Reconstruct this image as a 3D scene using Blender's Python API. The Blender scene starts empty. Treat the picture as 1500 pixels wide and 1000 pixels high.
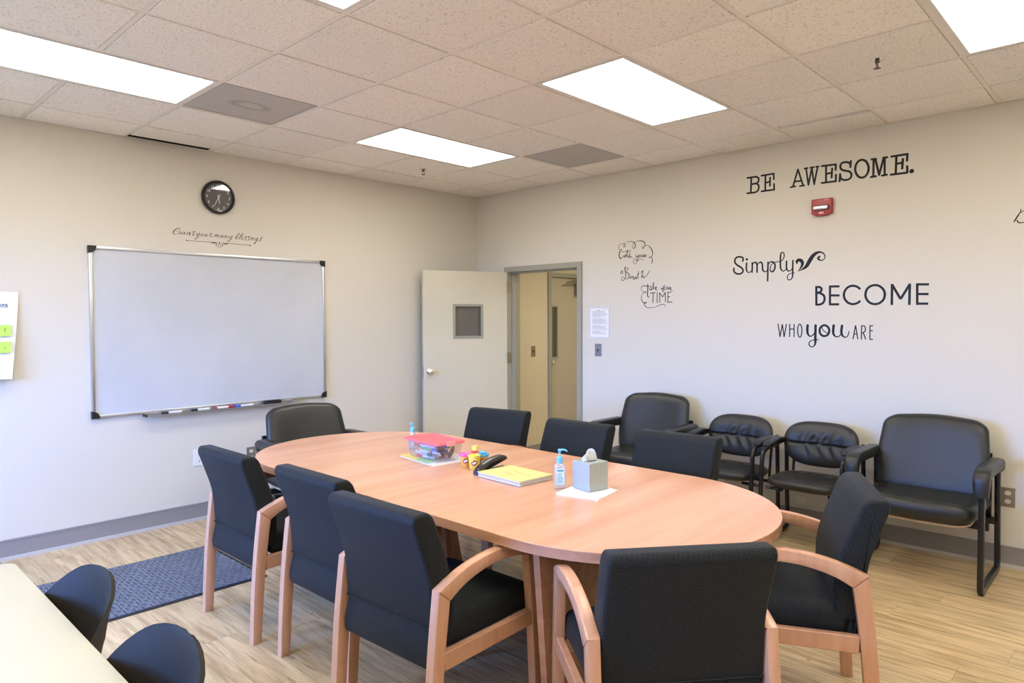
import bpy, bmesh, math, random
from mathutils import Vector, Matrix
random.seed(7)
scene = bpy.context.scene
COL = scene.collection
R = math.radians
PI = math.pi

# ---------------------------------------------------------------- camera
def make_camera():
    yaw, pitch, roll = 0.7580957, -0.0312761, -0.0039497
    F = Vector((math.cos(yaw)*math.cos(pitch), math.sin(yaw)*math.cos(pitch), math.sin(pitch)))
    Rt = Vector((math.sin(yaw), -math.cos(yaw), 0)); U = Rt.cross(F)
    R2 = math.cos(roll)*Rt + math.sin(roll)*U
    U2 = -math.sin(roll)*Rt + math.cos(roll)*U
    cd = bpy.data.cameras.new('camera'); cd.sensor_width = 36.0; cd.lens = 36.0*1007.484/1500.0
    cd.clip_start = 0.05
    cam = bpy.data.objects.new('camera', cd); COL.objects.link(cam)
    m = Matrix((R2, U2, -F)).transposed().to_4x4(); m.translation = Vector((-5.177, -5.424, 1.5424))
    cam.matrix_world = m
    scene.camera = cam
make_camera()

# ---------------------------------------------------------------- light and exposure
LAMP_STRENGTH = 11.4          # ceiling panels
LAMP_COLOR = (1.0, 0.955, 0.86)
CORRIDOR_WATTS = 30
DAYLIGHT = (0.14, 0.34, 1.0)  # blue sky seen from the windows behind the camera
DAY_STRENGTH = 60.0
vs = scene.view_settings
vs.view_transform = 'Standard'; vs.look = 'None'; vs.gamma = 1.0; vs.use_curve_mapping = False
vs.exposure = 0.09
w = bpy.data.worlds.new('world'); scene.world = w; w.use_nodes = True
_n = w.node_tree; _tc = _n.nodes.new('ShaderNodeTexCoord'); _sx = _n.nodes.new('ShaderNodeSeparateXYZ'); _rp = _n.nodes.new('ShaderNodeValToRGB')
_n.links.new(_tc.outputs['Generated'], _sx.inputs[0]); _mr = _n.nodes.new('ShaderNodeMapRange'); _mr.inputs[1].default_value = -1; _mr.inputs[2].default_value = 1
_n.links.new(_sx.outputs['Z'], _mr.inputs[0]); _n.links.new(_mr.outputs[0], _rp.inputs[0])
_rp.color_ramp.elements[0].position = .485; _rp.color_ramp.elements[0].color = (.012, .015, .012, 1)      # ground outside
_rp.color_ramp.elements[1].position = .52; _rp.color_ramp.elements[1].color = (*DAYLIGHT, 1)              # open sky
_n.links.new(_rp.outputs[0], _n.nodes['Background'].inputs[0])
w.node_tree.nodes['Background'].inputs[1].default_value = DAY_STRENGTH
WINDOWS = [(-1.95, -0.75), (-3.35, -2.15)]   # y ranges of the windows in the wall behind the camera
WZ0, WZ1 = 0.95, 2.35
for a, b in WINDOWS:
    ld = bpy.data.lights.new('window_portal', 'AREA'); ld.shape = 'RECTANGLE'; ld.size = b-a; ld.size_y = WZ1-WZ0
    ld.cycles.is_portal = True
    lo = bpy.data.objects.new('window_portal', ld); COL.objects.link(lo)
    lo.location = (-7.36, (a+b)/2, (WZ0+WZ1)/2)
    lo.rotation_euler = (0, R(-90), 0)      # facing +X, into the room
    lo.rotation_euler = Vector((1, 0, 0)).to_track_quat('-Z', 'Z').to_euler()
cl = bpy.data.lights.new('corridor_lamp', 'AREA'); cl.shape = 'RECTANGLE'; cl.size = 1.2; cl.size_y = .6
cl.energy = CORRIDOR_WATTS; cl.color = (1.0, 0.92, 0.76)
co = bpy.data.objects.new('corridor_lamp', cl); COL.objects.link(co); co.location = (1.1, -1.9, 2.55)

# ---------------------------------------------------------------- materials
def new_mat(name):
    m = bpy.data.materials.new(name); m.use_nodes = True
    nt = m.node_tree; b = nt.nodes['Principled BSDF']
    return m, nt, b
def mat(name, col, rough=.5, metal=0, spec=.5, bump=0, bscale=80, var=0, vscale=6, coat=0, stretch=(1, 1, 1), trans=0, ior=1.45, emit=0, alpha=1):
    m, nt, b = new_mat(name)
    b.inputs['Base Color'].default_value = (*col, 1); b.inputs['Roughness'].default_value = rough
    b.inputs['Metallic'].default_value = metal; b.inputs['Specular IOR Level'].default_value = spec
    b.inputs['Coat Weight'].default_value = coat; b.inputs['Transmission Weight'].default_value = trans
    b.inputs['IOR'].default_value = ior; b.inputs['Alpha'].default_value = alpha
    if emit:
        b.inputs['Emission Color'].default_value = (*col, 1); b.inputs['Emission Strength'].default_value = emit
    N = nt.nodes.new; L = nt.links.new
    tc = N('ShaderNodeTexCoord'); mp = N('ShaderNodeMapping'); mp.inputs['Scale'].default_value = stretch
    L(tc.outputs['Object'], mp.inputs['Vector'])
    if bump:
        n = N('ShaderNodeTexNoise'); n.inputs['Scale'].default_value = bscale; n.inputs['Detail'].default_value = 3
        bp = N('ShaderNodeBump'); bp.inputs['Strength'].default_value = bump; bp.inputs['Distance'].default_value = .004
        L(mp.outputs[0], n.inputs['Vector']); L(n.outputs['Fac'], bp.inputs['Height']); L(bp.outputs[0], b.inputs['Normal'])
    if var:
        n = N('ShaderNodeTexNoise'); n.inputs['Scale'].default_value = vscale; n.inputs['Detail'].default_value = 4
        r = N('ShaderNodeValToRGB'); L(mp.outputs[0], n.inputs['Vector']); L(n.outputs['Fac'], r.inputs[0])
        r.color_ramp.elements[0].position = .3; r.color_ramp.elements[1].position = .7
        r.color_ramp.elements[0].color = (*[c*(1-var) for c in col], 1)
        r.color_ramp.elements[1].color = (*[min(1, c*(1+var)) for c in col], 1)
        L(r.outputs[0], b.inputs['Base Color'])
    return m
def wood(name, c0, c1, grain, scale=3., rough=.35, coat=.1, per_object=False, knots=False, detail=5, lo=.35, hi=.68):
    """streaky wood; grain = axis index along which the streaks run"""
    m, nt, b = new_mat(name); N = nt.nodes.new; L = nt.links.new
    tc = N('ShaderNodeTexCoord'); mp = N('ShaderNodeMapping')
    s = [9., 9., 9.]; s[grain] = .8
    mp.inputs['Scale'].default_value = s
    src = tc.outputs['Object']
    oi = None
    if per_object:
        oi = N('ShaderNodeObjectInfo'); mul = N('ShaderNodeMath'); mul.operation = 'MULTIPLY'; mul.inputs[1].default_value = 57.
        L(oi.outputs['Random'], mul.inputs[0]); va = N('ShaderNodeVectorMath'); va.operation = 'ADD'
        L(tc.outputs['Object'], va.inputs[0]); L(mul.outputs[0], va.inputs[1]); src = va.outputs[0]
    L(src, mp.inputs['Vector'])
    n = N('ShaderNodeTexNoise'); n.inputs['Scale'].default_value = scale; n.inputs['Detail'].default_value = detail
    n.inputs['Roughness'].default_value = .62; n.inputs['Distortion'].default_value = .35
    L(mp.outputs[0], n.inputs['Vector'])
    r = N('ShaderNodeValToRGB'); r.color_ramp.elements[0].position = lo; r.color_ramp.elements[1].position = hi
    r.color_ramp.elements[0].color = (*c0, 1); r.color_ramp.elements[1].color = (*c1, 1)
    L(n.outputs['Fac'], r.inputs[0]); out = r.outputs[0]
    if knots:      # fine dark cracks and a few knots
        mp2 = N('ShaderNodeMapping'); s2 = [48., 48., 48.]; s2[grain] = 1.1; mp2.inputs['Scale'].default_value = s2; L(src, mp2.inputs['Vector'])
        n2 = N('ShaderNodeTexNoise'); n2.inputs['Scale'].default_value = 2.2; n2.inputs['Detail'].default_value = 3; n2.inputs['Distortion'].default_value = .8
        L(mp2.outputs[0], n2.inputs['Vector'])
        r2 = N('ShaderNodeValToRGB'); r2.color_ramp.elements[0].position = .32; r2.color_ramp.elements[0].color = (.34, .29, .23, 1)
        r2.color_ramp.elements[1].position = .39; r2.color_ramp.elements[1].color = (1, 1, 1, 1); L(n2.outputs['Fac'], r2.inputs[0])
        mx = N('ShaderNodeMix'); mx.data_type = 'RGBA'; mx.blend_type = 'MULTIPLY'; mx.inputs[0].default_value = .62
        L(out, mx.inputs[6]); L(r2.outputs[0], mx.inputs[7]); out = mx.outputs[2]
        vo = N('ShaderNodeTexVoronoi'); vo.inputs['Scale'].default_value = 4.5; L(src, vo.inputs['Vector'])
        r3 = N('ShaderNodeValToRGB'); r3.color_ramp.elements[0].position = .025; r3.color_ramp.elements[0].color = (.3, .27, .25, 1)
        r3.color_ramp.elements[1].position = .05; r3.color_ramp.elements[1].color = (1, 1, 1, 1); L(vo.outputs['Distance'], r3.inputs[0])
        mx = N('ShaderNodeMix'); mx.data_type = 'RGBA'; mx.blend_type = 'MULTIPLY'; mx.inputs[0].default_value = .8
        L(out, mx.inputs[6]); L(r3.outputs[0], mx.inputs[7]); out = mx.outputs[2]
    if per_object:
        hs = N('ShaderNodeHueSaturation'); mr = N('ShaderNodeMapRange'); mr.inputs[3].default_value = .9; mr.inputs[4].default_value = 1.1
        L(oi.outputs['Random'], mr.inputs[0]); L(mr.outputs[0], hs.inputs['Value']); L(out, hs.inputs['Color']); out = hs.outputs[0]
    L(out, b.inputs['Base Color']); b.inputs['Roughness'].default_value = rough; b.inputs['Coat Weight'].default_value = coat
    b.inputs['Coat Roughness'].default_value = .15
    return m
def fabric(name, col, col2, scale=135.):
    m, nt, b = new_mat(name); N = nt.nodes.new; L = nt.links.new
    tc = N('ShaderNodeTexCoord'); mp = N('ShaderNodeMapping'); mp.inputs['Rotation'].default_value = (R(45), R(45), R(45))
    L(tc.outputs['Object'], mp.inputs['Vector'])
    ch = N('ShaderNodeTexVoronoi'); ch.inputs['Scale'].default_value = scale; ch.inputs['Randomness'].default_value = .25; L(mp.outputs[0], ch.inputs['Vector'])
    r = N('ShaderNodeValToRGB'); r.color_ramp.elements[0].color = (*col2, 1); r.color_ramp.elements[1].color = (*col, 1)
    r.color_ramp.elements[0].position = .1; r.color_ramp.elements[1].position = .6
    L(ch.outputs['Distance'], r.inputs[0]); L(r.outputs[0], b.inputs['Base Color'])
    bp = N('ShaderNodeBump'); bp.inputs['Strength'].default_value = .5; bp.inputs['Distance'].default_value = .002; bp.invert = True
    L(ch.outputs['Distance'], bp.inputs['Height']); L(bp.outputs[0], b.inputs['Normal'])
    b.inputs['Roughness'].default_value = .7; b.inputs['Specular IOR Level'].default_value = .3
    b.inputs['Sheen Weight'].default_value = .05; b.inputs['Sheen Roughness'].default_value = .5
    b.inputs['Sheen Tint'].default_value = (.7, .8, 1, 1)
    return m

M = {}
M['wall'] = mat('wall_paint', (.655, .62, .535), .55, bump=.12, bscale=60, spec=.35)
M['corridor'] = mat('corridor_paint', (.62, .56, .41), .6, spec=.3)
M['base'] = mat('baseboard_vinyl', (.27, .255, .25), .4)
M['base_light'] = mat('baseboard_toe', (.52, .50, .48), .4)
M['frame'] = mat('door_frame_paint', (.32, .315, .255), .42)
M['door'] = mat('door_paint', (.60, .565, .43), .45, var=.03, vscale=2)
M['door2'] = mat('corridor_door_paint', (.46, .41, .30), .5)
M['chrome'] = mat('chrome', (.75, .74, .72), .18, metal=1)
M['brushed'] = mat('brushed_steel', (.30, .26, .20), .4, metal=.5)
M['alu'] = mat('aluminium', (.62, .64, .64), .32, metal=.85)
M['black'] = mat('black_plastic', (.012, .012, .013), .35)
M['vinyl'] = mat('black_vinyl_lettering', (.009, .008, .006), .45, spec=.3)
M['board'] = mat('whiteboard_enamel', (.53, .55, .57), .16, spec=.5, var=.05, vscale=2.2)
M['white'] = mat('white_plastic', (.75, .75, .72), .4)
M['paper'] = mat('white_paper', (.80, .80, .79), .7)
M['bar'] = mat('grid_paint', (.80, .745, .67), .5)
M['vent'] = mat('vent_panel', (.46, .44, .41), .6, bump=.4, bscale=300)
M['plenum'] = mat('plenum_shade', (.03, .028, .025), .9)  # near-black colour stands in for the unlit space above the tiles
M['lamp'] = mat('lamp_diffuser', LAMP_COLOR, .5, emit=LAMP_STRENGTH)
M['grime'] = mat('aged_brass', (.16, .11, .07), .45, metal=.6)
M['lampframe'] = mat('lamp_frame_paint', (.72, .72, .68), .4)
M['glass'] = mat('clear_glass', (.55, .53, .46), .05, trans=1, ior=1.45)
M['winglass'] = mat('window_glass', (1, 1, 1), .0, trans=1, ior=1.0)
M['leather'] = mat('black_leather', (.015, .016, .014), .34, spec=.55, bump=.25, bscale=260)
M['leather2'] = mat('soft_black_leather', (.016, .017, .017), .38, spec=.55, bump=.3, bscale=200)
M['steel_black'] = mat('black_enamelled_steel', (.010, .011, .013), .25, spec=.5)
M['fabric'] = fabric('dark_green_black_fabric', (.003, .004, .004), (.015, .020, .021))
M['ply'] = mat('pale_plywood', (.55, .40, .24), .6)
M['shell'] = mat('dark_shell_plastic', (.022, .018, .012), .6, spec=.2)
M['table2'] = mat('cream_laminate', (.53, .505, .38), .4, var=.02, vscale=3)
M['red'] = mat('alarm_red', (.36, .035, .035), .35)
M['floor_sub'] = mat('subfloor', (.30, .22, .14), .6)
M['plank'] = wood('vinyl_plank', (.40, .275, .135), (.66, .50, .285), 1, 3.4, .36, .08, lo=.36, hi=.60, per_object=True, knots=True)
M['laminate'] = wood('pear_laminate', (.585, .27, .155), (.74, .445, .30), 0, .8, .28, .15, detail=4, lo=.3, hi=.66)
M['laminate_edge'] = wood('pear_edge', (.40, .19, .105), (.55, .30, .18), 1, 2.2, .4, .05)
M['frame_wood'] = wood('maple_frame', (.53, .275, .16), (.64, .365, .23), 2, 1.6, .33, .15)
M['rubber'] = mat('rubber', (.02, .02, .022), .7)
def ceiling_mat():
    m, nt, b = new_mat('ceiling_tile_mineral'); N = nt.nodes.new; L = nt.links.new
    tc = N('ShaderNodeTexCoord'); oi = N('ShaderNodeObjectInfo'); mul = N('ShaderNodeMath'); mul.operation = 'MULTIPLY'; mul.inputs[1].default_value = 31.
    va = N('ShaderNodeVectorMath'); L(oi.outputs['Random'], mul.inputs[0]); L(tc.outputs['Object'], va.inputs[0]); L(mul.outputs[0], va.inputs[1])
    n = N('ShaderNodeTexNoise'); n.inputs['Scale'].default_value = 95; n.inputs['Detail'].default_value = 2; n.inputs['Distortion'].default_value = .6; L(va.outputs[0], n.inputs['Vector'])
    r = N('ShaderNodeValToRGB'); r.color_ramp.elements[0].position = .34; r.color_ramp.elements[0].color = (.66, .59, .50, 1)
    r.color_ramp.elements[1].position = .43; r.color_ramp.elements[1].color = (.86, .83, .765, 1); L(n.outputs['Fac'], r.inputs[0])
    hs = N('ShaderNodeHueSaturation'); mr = N('ShaderNodeMapRange'); mr.inputs[3].default_value = .96; mr.inputs[4].default_value = 1.04
    L(oi.outputs['Random'], mr.inputs[0]); L(mr.outputs[0], hs.inputs['Value']); L(r.outputs[0], hs.inputs['Color'])
    L(hs.outputs[0], b.inputs['Base Color']); b.inputs['Roughness'].default_value = .9
    bp = N('ShaderNodeBump'); bp.inputs['Strength'].default_value = .5; bp.inputs['Distance'].default_value = .003
    L(n.outputs['Fac'], bp.inputs['Height']); L(bp.outputs[0], b.inputs['Normal'])
    return m
M['tile'] = ceiling_mat()
def mat_rug():
    m, nt, b = new_mat('blue_grey_mat_pile'); N = nt.nodes.new; L = nt.links.new
    tc = N('ShaderNodeTexCoord')
    br = N('ShaderNodeTexBrick'); br.inputs['Scale'].default_value = 1; br.inputs['Brick Width'].default_value = .085; br.inputs['Row Height'].default_value = .05
    br.inputs['Mortar Size'].default_value = .004; br.inputs['Mortar Smooth'].default_value = .6; br.offset = .5
    br.inputs['Color1'].default_value = (.15, .165, .20, 1); br.inputs['Color2'].default_value = (.175, .19, .225, 1); br.inputs['Mortar'].default_value = (.15, .165, .20, 1)
    mp = N('ShaderNodeMapping'); mp.inputs['Rotation'].default_value = (0, 0, R(90)); L(tc.outputs['Object'], mp.inputs[0]); L(mp.outputs[0], br.inputs['Vector'])
    n = N('ShaderNodeTexNoise'); n.inputs['Scale'].default_value = 160; L(tc.outputs['Object'], n.inputs['Vector'])
    r = N('ShaderNodeValToRGB'); r.color_ramp.elements[0].color = (.5, .5, .5, 1); r.color_ramp.elements[0].position = .35; r.color_ramp.elements[1].color = (1.35, 1.35, 1.35, 1); r.color_ramp.elements[1].position = .65
    L(n.outputs['Fac'], r.inputs[0])
    mx = N('ShaderNodeMix'); mx.data_type = 'RGBA'; mx.blend_type = 'MULTIPLY'; mx.inputs[0].default_value = 1
    L(br.outputs['Color'], mx.inputs[6]); L(r.outputs[0], mx.inputs[7]); L(mx.outputs[2], b.inputs['Base Color'])
    bp = N('ShaderNodeBump'); bp.inputs['Strength'].default_value = .7; bp.inputs['Distance'].default_value = .004; bp.invert = True
    L(br.outputs['Fac'], bp.inputs['Height']); L(bp.outputs[0], b.inputs['Normal'])
    b.inputs['Roughness'].default_value = .95; b.inputs['Specular IOR Level'].default_value = .1
    return m
M['rug'] = mat_rug()

# ---------------------------------------------------------------- object helpers
def link(name, me, m, parent=None):
    o = bpy.data.objects.new(name, me); COL.objects.link(o)
    if m is not None:
        me.materials.clear(); me.materials.append(m)
    if parent is not None: o.parent = parent
    return o
def obj(name, bm, m, parent=None, smooth=False, angle=40):
    bmesh.ops.recalc_face_normals(bm, faces=bm.faces[:])
    me = bpy.data.meshes.new(name); bm.to_mesh(me); bm.free()
    if smooth:
        for p in me.polygons: p.use_smooth = True
        me.set_sharp_from_angle(angle=R(angle))
    return link(name, me, m, parent)
def tag(o, label=None, cat=None, group=None, kind=None):
    if label: o['label'] = label
    if cat: o['category'] = cat
    if group: o['group'] = group
    if kind: o['kind'] = kind
    return o
def thing(name, label, cat, loc=(0, 0, 0), rz=0, group=None, rot=None):
    o = bpy.data.objects.new(name, None); COL.objects.link(o); o.empty_display_size = .1
    o.location = loc; o.rotation_euler = rot if rot else (0, 0, rz)
    return tag(o, label, cat, group)
def struct(name, bm, m, parent=None, smooth=False):
    o = obj(name, bm, m, parent, smooth)
    if parent is None: o['kind'] = 'structure'
    return o
CH = {}
def children(o): return [c for c in COL.objects if c.parent == o]
def dup(root, loc, rz, label, group=None):
    r = root.copy(); COL.objects.link(r); r.location = loc; r.rotation_euler = (0, 0, rz)
    r['label'] = label
    if group: r['group'] = group
    for ch in children(root):
        c = ch.copy(); COL.objects.link(c); c.parent = r
        for g in children(ch):
            d = g.copy(); COL.objects.link(d); d.parent = c
    return r
def B(*boxes, bev=0, seg=2):
    bm = bmesh.new()
    for lo, hi in boxes: box(bm, lo, hi)
    if bev: bmesh.ops.bevel(bm, geom=bm.edges[:], offset=bev, segments=seg, affect='EDGES', profile=.5, clamp_overlap=True)
    return bm
def box(bm, lo, hi):
    x0, y0, z0 = lo; x1, y1, z1 = hi
    v = [bm.verts.new(c) for c in ((x0,y0,z0),(x1,y0,z0),(x1,y1,z0),(x0,y1,z0),(x0,y0,z1),(x1,y0,z1),(x1,y1,z1),(x0,y1,z1))]
    for f in ((3,2,1,0),(4,5,6,7),(0,1,5,4),(1,2,6,5),(2,3,7,6),(3,0,4,7)): bm.faces.new([v[i] for i in f])
def loft(bm, rings, cap=True, closed=True):
    vs_ = [[bm.verts.new(c) for c in r] for r in rings]
    n = len(rings[0])
    for a, b in zip(vs_, vs_[1:]):
        for i in range(n if closed else n-1):
            j = (i+1) % n
            bm.faces.new((a[i], a[j], b[j], b[i]))
    if cap:
        bm.faces.new(vs_[0][::-1]); bm.faces.new(vs_[-1])
    return vs_
def offset_poly(P, d):
    """inset a closed 2D polygon by d (CCW polygons shrink for d > 0)"""
    n = len(P); A = sum(P[i][0]*P[(i+1) % n][1]-P[(i+1) % n][0]*P[i][1] for i in range(n)); s = 1 if A > 0 else -1
    out = []
    for i in range(n):
        a, b, c = Vector(P[i-1]), Vector(P[i]), Vector(P[(i+1) % n])
        e1 = (b-a).normalized(); e2 = (c-b).normalized()
        n1 = Vector((-e1.y, e1.x))*s; n2 = Vector((-e2.y, e2.x))*s
        m = (n1+n2); m = m/max(m.length, 1e-6); k = 1/max(.5, m.dot(n1))
        out.append(tuple(b+m*d*k))
    return out
def fillet(P, r, seg=4):
    out = []; n = len(P)
    for i in range(n):
        a, b, c = Vector(P[i-1]), Vector(P[i]), Vector(P[(i+1) % n])
        rr = r[i] if isinstance(r, (list, tuple)) else r
        d = min(rr, (a-b).length*.45, (c-b).length*.45)
        if d < 1e-5: out.append(tuple(b)); continue
        p0 = b+(a-b).normalized()*d; p2 = b+(c-b).normalized()*d
        for k in range(seg+1):
            t = k/seg; out.append(tuple(p0*(1-t)**2+b*2*t*(1-t)+p2*t*t))
    return out
def prism(P, a0, a1, f, r=0, seg=3):
    """2D polygon P extruded from a0 to a1, edges rounded with r; f(u, v, a) -> xyz"""
    bm = bmesh.new(); rings = []
    if r > 0:
        st = [(r*(1-math.sin(t)), r*(1-math.cos(t))) for t in [PI/2*k/seg for k in range(seg+1)]]
        for din, da in st[:]: rings.append((din, a0+ (r*(1-math.cos(PI/2*0)) if 0 else 0)))
        rings = []
        for k in range(seg+1):
            t = PI/2*k/seg; rings.append((r*(1-math.sin(t)), a0+r*(1-math.cos(t))))
        for k in range(seg, -1, -1):
            t = PI/2*k/seg; rings.append((r*(1-math.sin(t)), a1-r*(1-math.cos(t))))
    else: rings = [(0, a0), (0, a1)]
    loft(bm, [[f(u, v, a) for u, v in (offset_poly(P, d) if d > 1e-7 else P)] for d, a in rings])
    return bm
XZ = lambda u, v, a: (u, a, v)
XY = lambda u, v, a: (u, v, a)
YZ = lambda u, v, a: (a, u, v)
def tube(bm, pts, r, n=8, cap=True):
    pts = [Vector(p) for p in pts]; rings = []; prev = None
    for i, p in enumerate(pts):
        t = (pts[min(i+1, len(pts)-1)]-pts[max(i-1, 0)]).normalized()
        if prev is None:
            u = t.orthogonal().normalized()
        else:
            u = (prev-t*prev.dot(t)).normalized()
        prev = u; v = t.cross(u); rr = r[i] if isinstance(r, (list, tuple)) else r
        rings.append([p+u*rr*math.cos(2*PI*k/n)+v*rr*math.sin(2*PI*k/n) for k in range(n)])
    loft(bm, rings, cap)
def sweep(bm, pts, side, wa, wb, rnd=.3, n=10, scale=None):
    """superelliptic section swept along pts; wa = half size along `side` axis, wb = half size across"""
    pts = [Vector(p) for p in pts]; side = Vector(side); rings = []
    for i, p in enumerate(pts):
        t = (pts[min(i+1, len(pts)-1)]-pts[max(i-1, 0)]).normalized()
        u = (side-t*side.dot(t)).normalized(); v = t.cross(u); ring = []
        k_ = scale[i] if scale else 1
        for k in range(n):
            a = 2*PI*(k+.5)/n; c, s = math.cos(a), math.sin(a); e = rnd
            ring.append(p+u*wa*k_*math.copysign(abs(c)**e, c)+v*wb*k_*math.copysign(abs(s)**e, s))
        rings.append(ring)
    loft(bm, rings)
def arc_path(P, r, seg=5):
    """open 3D polyline with rounded corners"""
    P = [Vector(p) for p in P]; out = [P[0]]
    for i in range(1, len(P)-1):
        a, b, c = P[i-1], P[i], P[i+1]; rr = r[i] if isinstance(r, (list, tuple)) else r
        d = min(rr, (a-b).length*.49, (c-b).length*.49)
        p0 = b+(a-b).normalized()*d; p2 = b+(c-b).normalized()*d
        for k in range(seg+1):
            t = k/seg; out.append(p0*(1-t)**2+b*2*t*(1-t)+p2*t*t)
    out.append(P[-1]); return out
def lathe(bm, prof, n=24, c=(0, 0), cap=True):
    rings = [[(c[0]+r*math.cos(2*PI*k/n), c[1]+r*math.sin(2*PI*k/n), z) for k in range(n)] for r, z in prof]
    loft(bm, rings, cap)
def spline(P, n=8, closed=False):
    P = [tuple(map(float, p)) for p in P]; out = []; m = len(P); D = len(P[0])
    rng = range(m if closed else m-1)
    for i in rng:
        p = [P[(i+k) % m] if closed else P[min(max(i+k, 0), m-1)] for k in (-1, 0, 1, 2)]
        for k in range(n):
            t = k/n
            out.append(tuple(.5*((2*p[1][d])+(-p[0][d]+p[2][d])*t+(2*p[0][d]-5*p[1][d]+4*p[2][d]-p[3][d])*t*t+(-p[0][d]+3*p[1][d]-3*p[2][d]+p[3][d])*t**3) for d in range(D)))
    if not closed: out.append(P[-1])
    return out
def pillow(outline, hf, hb, f, n_exp=5., disp=None, rings=None):
    """cushion: 2D outline, front height hf, back height hb; f(u, v, h) -> xyz"""
    cx = sum(p[0] for p in outline)/len(outline); cy = sum(p[1] for p in outline)/len(outline)
    S = rings or [1, .992, .975, .95, .91, .85, .76, .65, .52, .38, .24, .1]
    def ring(s, H, sg):
        h = H*(1-s**n_exp)**(1/2.2)
        out = []
        for u, v in outline:
            uu, vv = cx+(u-cx)*s, cy+(v-cy)*s
            dd = disp(uu, vv)*(1-s**8) if (disp and sg > 0) else 0
            out.append(f(uu, vv, sg*h+dd))
        return out
    rs = [ring(s, hb, -1) for s in S[::-1]] + [ring(s, hf, 1) for s in S[1:]]
    bm = bmesh.new(); loft(bm, rs); return bm
def text_mesh(txt, size, depth, m, name, parent, mtx, align='CENTER', bold=0):
    cu = bpy.data.curves.new(name, 'FONT'); cu.body = txt; cu.size = size; cu.extrude = depth; cu.align_x = align; cu.align_y = 'CENTER'; cu.offset = bold
    cu.resolution_u = 3
    to = bpy.data.objects.new(name, cu); COL.objects.link(to); bpy.context.view_layer.update()
    dg = bpy.context.evaluated_depsgraph_get(); me = bpy.data.meshes.new_from_object(to.evaluated_get(dg))
    COL.objects.unlink(to); bpy.data.objects.remove(to); bpy.data.curves.remove(cu)
    me.transform(mtx); return link(name, me, m, parent)
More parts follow.
